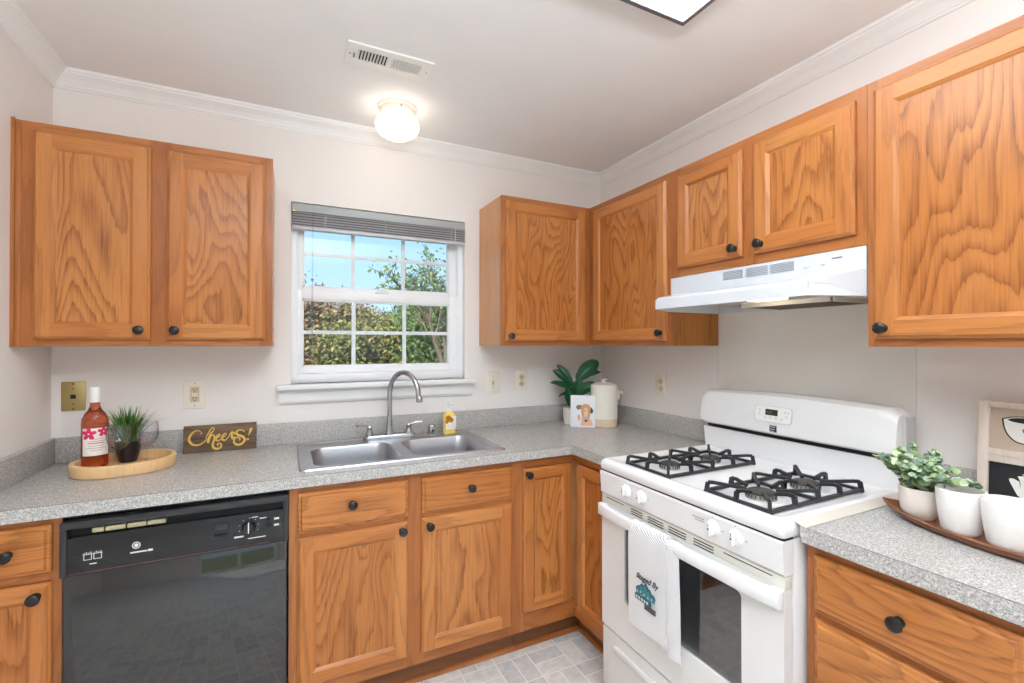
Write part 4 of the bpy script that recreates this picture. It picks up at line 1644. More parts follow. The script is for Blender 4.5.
# ------------------------------------------------------------------ wall plates
def plate(name, label, loc, rz, kind):
    t = thing(name, label, {'outlet_plate': 'outlet', 'switch_plate': 'switch', 'phone_plate': 'phone jack', 'gfci_plate': 'outlet'}[name], loc, rz)
    w, h = (.037, .0575) if kind == 'phone' else (.0405, .061)
    mb = MB().box(-w, w, -.0005, -.006, -h, h, 0, bev=.002)
    mb.build('plate', brass_m if kind == 'phone' else plate_m, t)
    if kind == 'outlet':
        for dz in (-.0195, .0195):
            m2 = MB()
            m2.lathe([(.0165, .004), (.0165, .0075), (.0001, .0078)], 0, 0, dz, 24, axis='y', mat=0)
            for dx, hh in ((-.006, .009), (.006, .007)):
                m2.box(dx - .001, dx + .001, -.0072, -.0082, dz + .002 - hh / 2 + .001, dz + .002 + hh / 2 + .001, 1)
            m2.lathe([(.0022, .0072), (.0022, .0083), (.0001, .0083)], 0, 0, dz - .008, 10, axis='y', mat=1)
            m2.build('receptacle', [ivory_d, dark_slot], t)
        MB().lathe([(.003, .006), (.0028, .0072), (.0001, .0074)], n=10, axis='y').build('screw', steel_hw, t)
    elif kind == 'gfci':
        m2 = MB().box(-.0165, .0165, -.004, -.0085, -.033, .033, 0, bev=.001)
        m2.build('receptacle', ivory_d, t)
        for dz in (-.019, .019):
            m2 = MB()
            for dx, hh in ((-.006, .009), (.006, .007)):
                m2.box(dx - .001, dx + .001, -.0082, -.0092, dz - hh / 2 + .003, dz + hh / 2 + .003, 0)
            m2.lathe([(.0024, .0082), (.0024, .0092), (.0001, .0092)], 0, 0, dz - .007, 10, axis='y')
            m2.build('slot', dark_slot, t)
        MB().box(-.011, .011, -.0082, -.0096, .001, .006, 0).box(-.011, .011, -.0082, -.0096, -.007, -.002, 0).build('button', plate_m, t)
        for dz in (.048, -.048):
            MB().lathe([(.0025, .006), (.0025, .0072), (.0001, .0074)], 0, 0, dz, 10, axis='y').build('screw', steel_hw, t)
    elif kind == 'switch':
        MB().box(-.006, .006, -.005, -.0075, -.013, .013, 0, bev=.001).box(-.004, .004, -.005, -.016, -.007, .001, 0, bev=.001).build('toggle', ivory_d, t)
        
        for dz in (.030, -.030):
            MB().lathe([(.0025, .006), (.0025, .0072), (.0001, .0074)], 0, 0, dz, 10, axis='y').build('screw', steel_hw, t)
    elif kind == 'phone':
        MB().box(-.008, .008, -.005, -.008, -.009, .007, 0).build('jack', dark_slot, t)
        db = plain('dark_brass', col(110, 92, 54), .4, metal=.7)
        for dz in (.050, .030, -.030, -.050):
            MB().lathe([(.004 if abs(dz) > .04 else .0025, .006), (.003, .008), (.0001, .0085)], 0, 0, dz, 12, axis='y').build('screw', db, t)
    return t


plate('phone_plate', 'brass phone jack plate on the wall above the wine bottle', (-2.573, 0, 1.172), 0, 'phone')
plate('gfci_plate', 'ivory square-faced outlet on the wall above the wooden sign', (-2.171, 0, 1.161), 0, 'gfci')
plate('switch_plate', 'ivory toggle switch plate beside the window', (-.757, 0, 1.162), 0, 'switch')
plate('outlet_plate', 'ivory double outlet left of the leafy plant in the corner', (-.575, 0, 1.167), 0, 'outlet')
plate('outlet_plate', 'ivory double outlet on the right wall left of the stove', (0, -.533, 1.160), R90, 'outlet')
plate('switch_plate', 'white wall plate partly hidden behind the framed cup picture', (0, -1.833, 1.157), R90, 'switch')


# ------------------------------------------------------------------ wine tray group
def ell(a, b_, n=56, p=2.4):
    out = []
    for i in range(n):
        t_ = 2 * PI * i / n
        c_, s_ = math.cos(t_), math.sin(t_)
        out.append((a * abs(c_) ** (2 / p) * (1 if c_ >= 0 else -1), b_ * abs(s_) ** (2 / p) * (1 if s_ >= 0 else -1)))
    return out


bamboo = oak('bamboo', 'z', col(236, 200, 152), col(226, 184, 132), col(206, 160, 106), 20, 5, rough=.4, contrast=.5)
bamboo_in = oak('bamboo_floor', 'x', col(230, 190, 140), col(220, 176, 122), col(196, 148, 96), 14, 6, rough=.4, contrast=.5)
TZ = .9145
TRC, TRA = (-2.352, -.236), math.radians(15)
tr = thing('wooden_tray', 'oval pale bamboo tray on the left counter holding wine bottle and glasses', 'tray', (TRC[0], TRC[1], TZ), TRA)
a_, b_ = .151, .135
mb = MB()
def E3(a, b2, z):
    return [(x, y, z) for x, y in ell(a, b2, p=2.15)]
loft(mb, [E3(a_ - .004, b_ - .004, 0), E3(a_, b_, .004), E3(a_ + .003, b_ + .003, .039), E3(a_ + .001, b_ + .001, .043), E3(a_ - .012, b_ - .012, .043),
          E3(a_ - .014, b_ - .014, .036), E3(a_ - .014, b_ - .014, .0095)], 0, True, False)
mb.build('rim', bamboo, tr)
mb = MB(); loft(mb, [E3(a_ - .0142, b_ - .0142, .001), E3(a_ - .0142, b_ - .0142, .009)], 0, True, True, smooth=False)
mb.build('tray_floor', bamboo_in, tr)
IZ = TZ + .0095


def tray_pt(x, y):
    c_, s_ = math.cos(TRA), math.sin(TRA)
    return (TRC[0] + x * c_ - y * s_, TRC[1] + x * s_ + y * c_, IZ)


# wine bottle
wbp = (-2.452, -.194, IZ)
wbt = thing('wine_bottle', 'bottle of pink wine with white cap and pink flower label', 'bottle', wbp)
m, nt, p = mat_base('rose_wine_glass')
p.inputs['Base Color'].default_value = col(226, 120, 84)
p.inputs['Roughness'].default_value = .03
p.inputs['Transmission Weight'].default_value = .93
p.inputs['IOR'].default_value = 1.36
p.inputs['Specular IOR Level'].default_value = .7
rose = m
MB().lathe([(.034, 0), (.0385, .004), (.039, .012), (.039, .165), (.0375, .180), (.030, .198), (.020, .212), (.0150, .226), (.0145, .240), (.0145, .258)], n=40).build('glass_body', rose, wbt)
MB().lathe([(.0155, .240), (.0160, .244), (.0158, .292), (.0150, .297), (.0001, .298)], n=28).build('cap', white_pl, wbt)


def wrap_quad(mb, r, a0, a1, z0, z1, mat=0, n=16):
    vs, fs = [], []
    for i in range(n + 1):
        a = a0 + (a1 - a0) * i / n
        for rr_, zz in ((r, z0), (r, z1), (r - .0006, z0), (r - .0006, z1)):
            vs.append((rr_ * math.cos(a), rr_ * math.sin(a), zz))
    for i in range(n):
        k = 4 * i
        fs += [(k, k + 4, k + 5, k + 1), (k + 2, k + 3, k + 7, k + 6), (k, k + 2, k + 6, k + 4), (k + 1, k + 5, k + 7, k + 3)]
    mb.add(vs, fs, mat, True)


def wrap_shape(mb, r, pts, a_c, mat):
    """flat outline (u metres round the bottle, z) wrapped on a cylinder"""
    n = len(pts)
    cu = sum(p[0] for p in pts) / n
    cz = sum(p[1] for p in pts) / n
    vs = []
    for u, z in [(cu, cz)] + list(pts):
        a = a_c + u / r
        vs.append((r * math.cos(a), r * math.sin(a), z))
    mb.add(vs, [(0, i + 1, (i + 1) % n + 1) for i in range(n)], mat, True)


# direction from the bottle towards the camera
ca = math.atan2(-2.42 - wbp[1], -1.817 - wbp[0]) + .10
lab = MB()
wrap_quad(lab, .0396, ca - 1.1, ca + 1.1, .048, .148, 0, 24)
pink = plain('label_pink', col(226, 40, 96), .5)
for (fu, fz, s) in ((-.022, .128, .021), (.022, .134, .018)):
    for i in range(5):
        a = i * 2 * PI / 5 + .3
        pet = []
        for q in range(12):
            w = q * 2 * PI / 12
            px_, pz_ = .5 * s * math.cos(w) + .62 * s, .34 * s * math.sin(w)
            X_, Z_ = px_ * math.cos(a) - pz_ * math.sin(a), px_ * math.sin(a) + pz_ * math.cos(a)
            pet.append((fu + X_, min(fz + Z_, .148)))
        wrap_shape(lab, .0401, pet, ca, 1)
for i, (z, w, m_i) in enumerate(((.108, .020, 2), (.100, .026, 2), (.092, .024, 1), (.083, .022, 2), (.075, .028, 2), (.067, .018, 2))):
    wrap_quad(lab, .0400, ca - w / .0400, ca + w / .0400, z, z + (.003 if m_i == 1 else .0014), m_i, 10)
lab.build('label', [plain('label_paper', col(244, 238, 232), .6), pink, plain('label_ink', col(120, 120, 128), .6)], wbt)


def wine_glass(loc, label):
    t = thing('wine_glass', label, 'wine glass', loc, 0, 'wine glasses on the oval tray')
    MB().lathe([(.031, 0), (.031, .0015), (.012, .004), (.0045, .008), (.0035, .014), (.0035, .052), (.005, .060), (.012, .066), (.024, .074), (.033, .090),
                (.0375, .110), (.037, .132), (.0345, .157), (.0335, .157), (.036, .132), (.0365, .110), (.032, .091), (.023, .0765), (.011, .069), (.0001, .0665)],
               n=36, cap=False).build('glass', wine_gl, t)
    return t


wine_glass((-2.372, -.232, IZ), 'stemmed wine glass beside the pink wine bottle')
wine_glass((-2.296, -.200, IZ), 'stemmed wine glass at the right end of the oval tray')

# grass plant in a dark pot
gp = thing('potted_grass', 'small spiky green grass plant in a dark pot behind the wine glasses', 'plant', (-2.366, -.144, IZ))
MB().lathe([(.026, 0), (.028, .003), (.038, .045), (.041, .076), (.042, .079), (.039, .080), (.037, .072), (.0001, .070)], n=32).build('pot', plain('pot_black', col(22, 24, 32), .3), gp)
random.seed(11)
mb = MB()
for i in range(240):
    a = random.uniform(0, 2 * PI)
    r0 = random.uniform(0, .028)
    lean = random.uniform(.1, .95) if i > 50 else random.uniform(0, .3)
    ln = random.uniform(.105, .160)
    bx_, by_ = r0 * math.cos(a), r0 * math.sin(a)
    w = random.uniform(.0028, .0046)
    dx, dy = math.cos(a), math.sin(a)
    sx_, sy_ = -dy, dx
    vs = []
    for k in range(5):
        f = k / 4
        out = ln * math.sin(lean) * f ** 1.4
        up = ln * math.cos(lean * f) * f
        ww = w * (1 - f) ** .7
        cx_, cy_, cz_ = bx_ + dx * out, by_ + dy * out, .066 + up
        vs += [(cx_ - sx_ * ww, cy_ - sy_ * ww, cz_), (cx_ + sx_ * ww, cy_ + sy_ * ww, cz_)]
    mb.add(vs, [(2 * k, 2 * k + 1, 2 * k + 3, 2 * k + 2) for k in range(4)], 0, True)
o = mb.build('grass_blades', island_mat('grass_green', [col(30, 74, 24), col(66, 120, 38), col(112, 160, 70)], .5), gp)
o['kind'] = 'stuff'

# ------------------------------------------------------------------ cheers sign
sg = thing('wooden_sign', 'dark wooden plank sign with gold Cheers lettering leaning on the backsplash', 'sign', (-2.206, -.052, .9147), 0)
tilt = math.radians(-8)
sw, sh = .272, .116
barn = oak('weathered_board', 'x', col(124, 100, 78), col(102, 82, 64), col(66, 50, 40), 9, 9, rough=.7, contrast=.9)
TM = Matrix.Rotation(tilt, 4, 'X')
for i, (za, zb_) in enumerate(((0, .057), (.0585, sh))):
    MB().box(0, sw, 0, .016, za, zb_, 0, bev=.0015, M=TM).build('plank', barn, sg)
gold = plain('gold_paint', col(222, 180, 84), .35, metal=.35)
mb = MB()
W0, W1 = .0018, .0092
# C
stroke(mb, [(.062, .082, .2), (.052, .088, .4), (.038, .085, .6), (.024, .068, .9), (.022, .050, 1), (.032, .036, .9), (.048, .031, .7), (.064, .034, .5), (.080, .046, .3), (.086, .052, .1)], W0, W1, -.0002)
stroke(mb, [(.062, .082, .1), (.066, .076, .2), (.060, .072, .1)], W0, W1, -.0002)
# h
stroke(mb, [(.080, .052, .1), (.090, .076, .3), (.102, .094, .3), (.110, .094, .2), (.108, .084, .3), (.098, .070, .8), (.092, .052, 1), (.089, .036, .9)], W0, W1, -.0003)
stroke(mb, [(.090, .044, .2), (.100, .062, .3), (.109, .066, .5), (.112, .058, .7), (.110, .046, .3), (.116, .044, .1)], W0, W1, -.0002)
# e with a long loop
stroke(mb, [(.116, .048, .2), (.128, .058, .3), (.134, .064, .2), (.130, .068, .3), (.121, .060, .8), (.118, .048, .8), (.126, .042, .5), (.138, .048, .2)], W0, W1, -.0003)
stroke(mb, [(.116, .056, .5), (.108, .036, .9), (.108, .020, 1), (.118, .011, .9), (.132, .012, .7), (.139, .022, .6), (.133, .031, .4), (.124, .028, .5), (.127, .021, .3)], W0, W1, -.0002)
# e
stroke(mb, [(.138, .048, .2), (.150, .058, .3), (.157, .066, .2), (.152, .070, .3), (.143, .060, .8), (.141, .048, .8), (.150, .042, .5), (.162, .050, .2)], W0, W1, -.0002)
# r
stroke(mb, [(.162, .050, .2), (.170, .064, .3), (.176, .072, .7), (.184, .070, .6), (.188, .062, .4)], W0, W1, -.0003)
stroke(mb, [(.176, .070, .4), (.178, .056, .9), (.180, .046, .7), (.188, .052, .3)], W0, W1, -.0002)
# s with a long tail
stroke(mb, [(.226, .070, .2), (.216, .078, .3), (.202, .078, .5), (.194, .070, .8), (.200, .060, .9), (.214, .054, 1), (.224, .046, .9), (.226, .034, .8), (.214, .022, .9), (.198, .020, .9), (.186, .030, .7), (.188, .044, .5), (.198, .050, .4), (.208, .044, .4), (.206, .036, .3)], W0, W1, -.0003)
# !
stroke(mb, [(.252, .084, 1), (.248, .072, .9), (.243, .058, .3), (.241, .052, .1)], W0, W1 * 1.05, -.0002)
stroke(mb, [(.236, .042, .8), (.239, .039, 1), (.241, .042, .8)], W0, W1, -.0002)
cg = MB()
cg.add([TM @ Vector((v[0], v[1], v[2] * 1.07)) for v in mb.v], mb.f, 0)
cg.build('lettering', gold, sg)

# ------------------------------------------------------------------ corner: canister, plant, calf picture
cream = plain('cream_glaze', col(238, 234, 222), .28)
tan_g = plain('tan_glaze', col(226, 204, 174), .45)
cn = thing('stoneware_canister', 'tall cream stoneware crock with lid in the counter corner', 'canister', (-.185, -.275, .9145))
MB().lathe([(.072, 0), (.075, .003), (.0755, .045), (.0755, .046)], n=44, mat=0).lathe(
    [(.0755, .046), (.0757, .10), (.0750, .112), (.0757, .118), (.0757, .20), (.0745, .208), (.0765, .214), (.0765, .222), (.072, .225)], n=44, mat=1, cap=False).build('jar', [tan_g, cream], cn)
MB().lathe([(.074, .224), (.075, .228), (.070, .236), (.045, .245), (.016, .248), (.012, .251), (.013, .257), (.020, .260), (.020, .265), (.012, .268), (.0001, .2685)], n=40).build('lid', cream, cn)
mb = MB()
ax_ = (.745, -.667)   # towards the right of the picture
ax_ = (math.cos(-.42), math.sin(-.42))
bx2 = (ax_[0] * .078, ax_[1] * .078)
mb.box(-.010, .010, -.008, .008, .150, .200, 0, bev=.003, M=Matrix.Translation(Vector((bx2[0], bx2[1], 0))) @ Matrix.Rotation(-.42, 4, 'Z'))
mb.tube([(ax_[0] * .082, ax_[1] * .082, .192), (ax_[0] * .098, ax_[1] * .098, .198), (ax_[0] * .100, ax_[1] * .100, .180), (ax_[0] * .092, ax_[1] * .092, .120), (ax_[0] * .086, ax_[1] * .086, .105)], .0025, 8, 1)
mb.lathe([(.0001, -.012), (.007, -.008), (.009, 0), (.007, .008), (.0001, .012)], ax_[0] * .099, ax_[1] * .099, .188, 14)
mb.build('handle', [cream, steel_hw], cn)

# fiddle leaf plant
fp = thing('potted_plant', 'broad-leaved dark green plant in a small white pot in the corner', 'plant', (-.318, -.135, .9145))
MB().lathe([(.034, 0), (.038, .003), (.044, .05), (.046, .092), (.047, .096), (.043, .097), (.041, .086), (.0001, .084)], n=36, mat=0).build('pot', plain('pot_white', col(236, 232, 228), .35), fp)
MB().lathe([(.0412, .080), (.030, .088), (.0001, .090)], n=20).build('soil', plain('soil', col(92, 74, 58), .95, bump=.6, bscale=120), fp)
leaf_m = plain('fiddle_leaf', col(30, 84, 52), .38)
rgt = Vector((math.cos(-.4546), math.sin(-.4546), 0))
twd = Vector((-math.sin(.4546), -math.cos(.4546), 0))


def fiddle(base, tip, width, roll, droop, parent):
    base, tip = Vector(base), Vector(tip)
    ax = tip - base
    ln = ax.length
    d = ax.normalized()
    view = (twd * math.cos(roll) + Vector((0, 0, 1)) * math.sin(roll)).normalized()
    s = d.cross(view).normalized()
    n = s.cross(d).normalized()
    mb = MB()
    K, J = 14, 6
    vs, fs = [], []
    for k in range(K + 1):
        f = k / K
        w = width * (math.sin(PI * min(1, f ** .8 * .98 + .02)) ** .65) * (.55 + .6 * f) if 0 < f < 1 else .0006
        c_ = base + ax * f + n * (math.sin(f * PI) * droop) + Vector((0, 0, -1)) * (f ** 2.2 * droop * .8)
        for j in range(-J, J + 1):
            g = j / J
            ripple = .0025 * math.sin(f * 16 + j) * abs(g)
            vs.append(c_ + s * (w * g / 2 * 1.0) + n * (abs(g) ** 1.3 * w * .22 + ripple + .0012 * (abs(math.sin(f * 22 - abs(g) * 4)))))
    R_ = 2 * J + 1
    for k in range(K):
        for j in range(2 * J):
            a = k * R_ + j
            fs.append((a, a + 1, a + R_ + 1, a + R_))
    mb.add(vs, fs, 0, True)
    mb.tube([base - d * .02, base, base + ax * .5 + n * (droop * .9) - Vector((0, 0, 1)) * .4 * droop * .25], [.0022, .002, .001], 6, 0)
    return mb.build('leaf', leaf_m, parent)


Lw = [((.03, .25), (.165, .375), .105, .35, .010), ((.03, .245), (.180, .310), .055, .9, .012), ((.02, .21), (-.105, .322), .070, .6, .012),
      ((.01, .24), (-.082, .352), .050, .5, .010), ((.02, .18), (-.125, .252), .062, .9, .012), ((.05, .185), (-.068, .162), .036, 1.0, .010),
      ((.02, .16), (.150, .245), .078, .5, .010), ((.01, .12), (.055, .270), .085, 0, .006), ((0, .10), (-.03, .225), .06, .2, .006)]
Lw_old = [((0.0, .13), (.150, .315), .115, .2, .010), ((0, .12), (.155, .215), .075, .9, .012), ((-.005, .12), (-.150, .240), .065, .8, .014),
      ((-.004, .13), (-.105, .285), .052, .5, .010), ((-.01, .10), (-.180, .150), .060, 1.0, .014), ((0, .10), (-.125, .085), .045, 1.0, .012),
      ((.0, .10), (.085, .190), .085, .1, .008), ((.0, .11), (-.02, .205), .075, -.2, .006)]
for (b0, t0, w, ro, dr) in Lw:
    bb = rgt * b0[0] + Vector((0, 0, b0[1]))
    tt = rgt * t0[0] + twd * random.uniform(-.03, .045) + Vector((0, 0, t0[1]))
    fiddle(bb, tt, w, ro, dr, fp)
MB().tube([(0, 0, .085), (.006, -.002, .15), (.016, -.006, .20), (.024, -.010, .25)], [.005, .0045, .004, .003], 8).build('stem', plain('stem_brown', col(110, 84, 52), .7), fp)

# calf picture
cw = .138
dirv = Vector((.107, -.087, 0)).normalized()
rzc = math.atan2(dirv.y, dirv.x)
cp = thing('canvas_picture', 'small white canvas with a painted brown calf leaning in the corner', 'picture', (-.378, -.222, .9147), rzc)
tl = Matrix.Rotation(math.radians(-7), 4, 'X')
MB().box(0, cw, 0, .016, 0, .178, 0, bev=.001, M=tl).build('canvas', plain('canvas_white', col(236, 240, 246), .7), cp)
mb = MB()


def blob(pts, mat, lift):
    cv = catmull([(p[0], 0, p[1]) for p in pts + [pts[0]]], 6)[:-1]
    c_ = sum((v for v in cv), Vector()) / len(cv)
    vs = [tl @ Vector((v.x, -lift, v.z)) for v in [c_] + cv]
    n = len(cv)
    mb.add(vs, [(0, i + 1, (i + 1) % n + 1) for i in range(n)], mat)


blob([(.030, .110), (.040, .122), (.062, .122), (.070, .108), (.055, .100), (.040, .098)], 2, .0006)       # left ear
blob([(.100, .104), (.112, .112), (.124, .100), (.124, .082), (.112, .078), (.104, .088)], 3, .0006)       # right ear
blob([(.060, .118), (.078, .130), (.100, .126), (.112, .108), (.112, .082), (.106, .055), (.096, .034), (.080, .034), (.068, .056), (.060, .084)], 0, .0008)
blob([(.045, .070), (.058, .060), (.062, .030), (.060, .010), (.110, .010), (.125, .014), (.108, .050), (.070, .050)], 1, .0005)
blob([(.042, .072), (.052, .062), (.054, .046), (.046, .036), (.040, .052)], 1, .0007)
blob([(.078, .108), (.094, .106), (.098, .080), (.092, .056), (.080, .056), (.074, .080)], 4, .0010)
blob([(.072, .046), (.080, .056), (.094, .056), (.100, .044), (.094, .030), (.080, .030)], 5, .0012)
blob([(.080, .040), (.086, .044), (.094, .040), (.092, .032), (.082, .032)], 3, .0014)
blob([(.078, .092), (.082, .094), (.083, .089), (.079, .088)], 3, .0014)
blob([(.101, .094), (.105, .095), (.106, .089), (.102, .089)], 3, .0014)
mb.build('painting', [plain('calf_tan', col(214, 160, 118), .7), plain('calf_orange', col(236, 178, 142), .7), plain('calf_brown', col(146, 118, 96), .7),
                      plain('calf_dark', col(72, 66, 72), .7), plain('calf_light', col(230, 196, 164), .7), plain('calf_muzzle', col(190, 176, 182), .7)], cp)

# ------------------------------------------------------------------ right tray group
walnut = oak('walnut_tray', 'x', col(150, 98, 66), col(132, 82, 54), col(96, 56, 36), 12, 7, rough=.35, contrast=.7)
RTC = (-.340, -1.927)
RTA = math.radians(-102)
rt_ = thing('wooden_tray', 'long dark wood boat-shaped tray on the right counter', 'tray', (RTC[0], RTC[1], .9147), RTA)
HL, HW = .235, .074


def boat(s, w, z):
    pts = []
    n = 24
    for i in range(n):
        u = -1 + 2 * i / n
        pts.append((u * HL * s, -w * (1 - abs(u) ** 2.2) ** .8 - .002, z + .010 * abs(u) ** 3))
    for i in range(n):
        u = 1 - 2 * i / n
        pts.append((u * HL * s, w * (1 - abs(u) ** 2.2) ** .8 + .002, z + .010 * abs(u) ** 3))
    return pts


mb = MB()
loft(mb, [boat(.86, HW * .78, 0), boat(.95, HW * .92, .008), boat(1.0, HW, .019), boat(.985, HW - .006, .021), boat(.92, HW * .85, .011), boat(.84, HW * .74, .006)], 0, True, True)
mb.build('bowl', walnut, rt_)
RZ = .9147 + .0075
white_cer = plain('white_ceramic', col(242, 240, 237), .3, bump=.15, bscale=60)


def cup(loc, label, name='cup', h=.106, r0=.036, r1=.0465, rz=0):
    t = thing(name, label, 'cup', loc, rz, 'white ceramic cups on the dark tray')
    P = [(r0 * .86, 0), (r0, .003), (r0 + (r1 - r0) * .55, h * .3), (r1 * .96, h * .6)]
    P = [(r0 * .86, 0)]
    for k in range(1, 15):
        f = k / 15
        P.append((r0 + (r1 - r0) * math.sin(f * PI / 2) + (.0004 if (k % 2 and f > .45) else 0), h * f))
    P += [(r1, h * .97), (r1 - .001, h), (r1 - .004, h), (r1 - .005, h * .9), (r1 * .82, h * .35), (r0 * .75, .008), (.0001, .006)]
    MB().lathe(P, n=44, cap=True).build('cup_body', white_cer, t)
    return t


pot_t = thing('potted_eucalyptus', 'green and pale leafy eucalyptus plant in a white pot on the dark tray', 'plant', (-.318, -1.795, RZ))
MB().lathe([(.026, 0), (.031, .004), (.040, .022), (.0435, .045), (.0445, .078), (.0435, .082), (.040, .082), (.040, .072), (.0001, .070)], n=40).build('pot', plain('pot_chalk', col(228, 218, 210), .55, bump=.25, bscale=70), pot_t)
cup((-.343, -1.886, RZ), 'white ribbed ceramic cup in the middle of the dark tray')
cup((-.358, -1.975, RZ), 'white ribbed ceramic cup at the right edge, nearest on the dark tray')
# eucalyptus foliage
random.seed(21)
stems, lv = MB(), MB()
for i in range(44):
    a = random.uniform(0, 2 * PI)
    reach = random.uniform(.02, .092)
    if math.cos(a + 1.1) > .2:
        reach *= 1.35
    hgt = random.uniform(.03, .085) * (1.25 - reach * 5.5)
    b0 = Vector((random.uniform(-.018, .018), random.uniform(-.018, .018), .070))
    tipp = b0 + Vector((math.cos(a) * reach, math.sin(a) * reach, hgt + .02))
    mid = (b0 + tipp) / 2 + Vector((0, 0, .016))
    cv = catmull([b0, mid, tipp], 5)
    stems.tube(cv, [.0011] * len(cv), 5)
    for k in range(2, len(cv)):
        for s in range(3):
            r_ = random.uniform(.0065, .0125) * (1.15 - .04 * k)
            ph = random.uniform(0, 2 * PI)
            el = random.uniform(-.2, .9)
            out = Vector((math.cos(ph) * math.cos(el), math.sin(ph) * math.cos(el), math.sin(el)))
            c_ = cv[k] + out * r_ * 1.05
            nn = (Vector((random.gauss(0, .6), random.gauss(0, .6), 1)) + Vector((-.5, -.6, 0)) * .8).normalized()
            u_ = out.cross(nn)
            if u_.length < .1:
                continue
            u_.normalize()
            w_ = nn.cross(u_).normalized()
            vs = [c_ - nn * .0015]
            for q in range(9):
                t_ = q * 2 * PI / 9
                vs.append(c_ + u_ * math.cos(t_) * r_ * .9 + w_ * math.sin(t_) * r_ * 1.1 + nn * random.uniform(0, .0012))
            lv.add(vs, [(0, q + 1, (q + 1) % 9 + 1) for q in range(9)], 0, True)
stems.build('stem', plain('stem_green', col(96, 110, 70), .6), pot_t)
o = lv.build('leaf_cluster', island_mat('eucalyptus_leaf', [col(104, 130, 92), col(152, 176, 118), col(166, 188, 164), col(200, 216, 164), col(134, 158, 140), col(86, 112, 80)], .5), pot_t)
o['kind'] = 'stuff'

# framed cup pictures
fr = thing('framed_picture', 'pale wooden two-panel frame with cup and teapot pictures leaning on the right wall', 'picture', (-.075, -1.821, .9147), R90)
tl2 = Matrix.Rotation(math.radians(-4), 4, 'X')
pale = oak('whitewashed_wood', 'z', col(228, 214, 202), col(218, 204, 192), col(196, 180, 168), 12, 6, rough=.55, contrast=.5)
FW, FH = .250, .307
mb = MB()
mb.box(0, .022, 0, .022, 0, FH, 0, bev=.0015, M=tl2)
mb.box(FW - .017, FW, 0, .022, 0, FH, 0, bev=.0015, M=tl2)
for za, zb_ in ((0, .017), (.142, .160), (.160, .178), (FH - .017, FH)):
    mb.box(.017, FW - .017, .0003, .022, za, zb_, 0, bev=.0015, M=tl2)
mb.build('frame', pale, fr)
MB().box(.017, FW - .017, .010, .016, .178, FH - .017, M=tl2).build('picture_panel', plain('mat_taupe', col(196, 176, 158), .7), fr)
MB().box(.017, FW - .017, .010, .016, .017, .142, M=tl2).build('picture_panel', plain('mat_black', col(38, 38, 42), .5), fr)
mb = MB()


def shp(pts, mat, y, sm=True):
    cv = catmull([(p[0], 0, p[1]) for p in pts + [pts[0]]], 5)[:-1] if sm else [Vector((p[0], 0, p[1])) for p in pts]
    c_ = sum((v for v in cv), Vector()) / len(cv)
    n = len(cv)
    mb.add([tl2 @ Vector((v.x, y, v.z)) for v in [c_] + cv], [(0, i + 1, (i + 1) % n + 1) for i in range(n)], mat)


def scaled(pts, k):
    cx_ = sum(p[0] for p in pts) / len(pts)
    cz_ = sum(p[1] for p in pts) / len(pts)
    return [(cx_ + (p[0] - cx_) * k, cz_ + (p[1] - cz_) * k) for p in pts]


cupo = [(.045, .262), (.049, .236), (.060, .213), (.080, .199), (.118, .199), (.138, .213), (.149, .236), (.153, .262), (.130, .270), (.099, .272), (.068, .270)]
shp(cupo, 1, .0094)
shp(scaled(cupo, .93), 0, .0090)
shp([(.056, .260), (.070, .266), (.099, .268), (.128, .266), (.142, .260), (.128, .255), (.099, .253), (.070, .255)], 1, .0086)
shp([(.152, .258), (.172, .258), (.176, .240), (.165, .226), (.148, .226), (.148, .232), (.162, .234), (.168, .243), (.165, .251), (.152, .251)], 1, .0092)


def heart(cx_, cz_, s, mat, y):
    P = []
    for q in range(20):
        t_ = q * 2 * PI / 20
        P.append((cx_ + s * .062 * 16 * math.sin(t_) ** 3 / 1, cz_ + s * .062 * (13 * math.cos(t_) - 5 * math.cos(2 * t_) - 2 * math.cos(3 * t_) - math.cos(4 * t_))))
    shp(P, mat, y, False)


heart(.099, .231, .014, 2, .0084)
ART = [plain('art_white', col(238, 236, 230), .7), plain('art_black', col(28, 28, 30), .7), plain('art_grey', col(120, 120, 120), .7)]
mb.build('illustration', ART, fr)
mb = MB()
pot_o = [(.078, .112), (.084, .090), (.080, .030), (.084, .018), (.140, .018), (.146, .030), (.142, .090), (.136, .112), (.110, .118)]
shp(pot_o, 0, .0094)
shp([(.082, .098), (.070, .104), (.062, .100), (.070, .080), (.080, .060), (.084, .070)], 0, .0092)
shp([(.086, .118), (.108, .128), (.132, .118), (.108, .114)], 0, .0090)
heart(.112, .072, .015, 1, .0088)
heart(.112, .072, .008, 0, .0084)
shp([(.144, .098), (.166, .094), (.172, .070), (.160, .046), (.146, .040), (.146, .048), (.158, .054), (.164, .072), (.160, .086), (.144, .090)], 0, .0092)
mb.build('illustration', ART, fr)

# ------------------------------------------------------------------ outdoors
def m_ground():
    m, nt, p = mat_base('meadow')
    tc = nt.nodes.new('ShaderNodeTexCoord')
    nz = nt.nodes.new('ShaderNodeTexNoise')
    nz.inputs['Scale'].default_value = .6
    nz.inputs['Detail'].default_value = 8
    r = nt.nodes.new('ShaderNodeValToRGB')
    r.color_ramp.elements[0].color = col(110, 110, 60)
    r.color_ramp.elements[1].color = col(150, 150, 84)
    nt.links.new(tc.outputs['Object'], nz.inputs['Vector'])
    nt.links.new(nz.outputs['Fac'], r.inputs[0])
    nt.links.new(r.outputs[0], p.inputs['Base Color'])
    p.inputs['Roughness'].default_value = .95
    return m


gmb = MB().box(-60, 80, .2, 90, -.62, -.6)
gmb.box(-60, 80, -60, YB - .2, -.62, -.6)
gr = gmb.build('ground_outside', m_ground())
gr['kind'] = 'structure'

bark = plain('bark', col(112, 96, 82), .9, bump=.5, bscale=40)


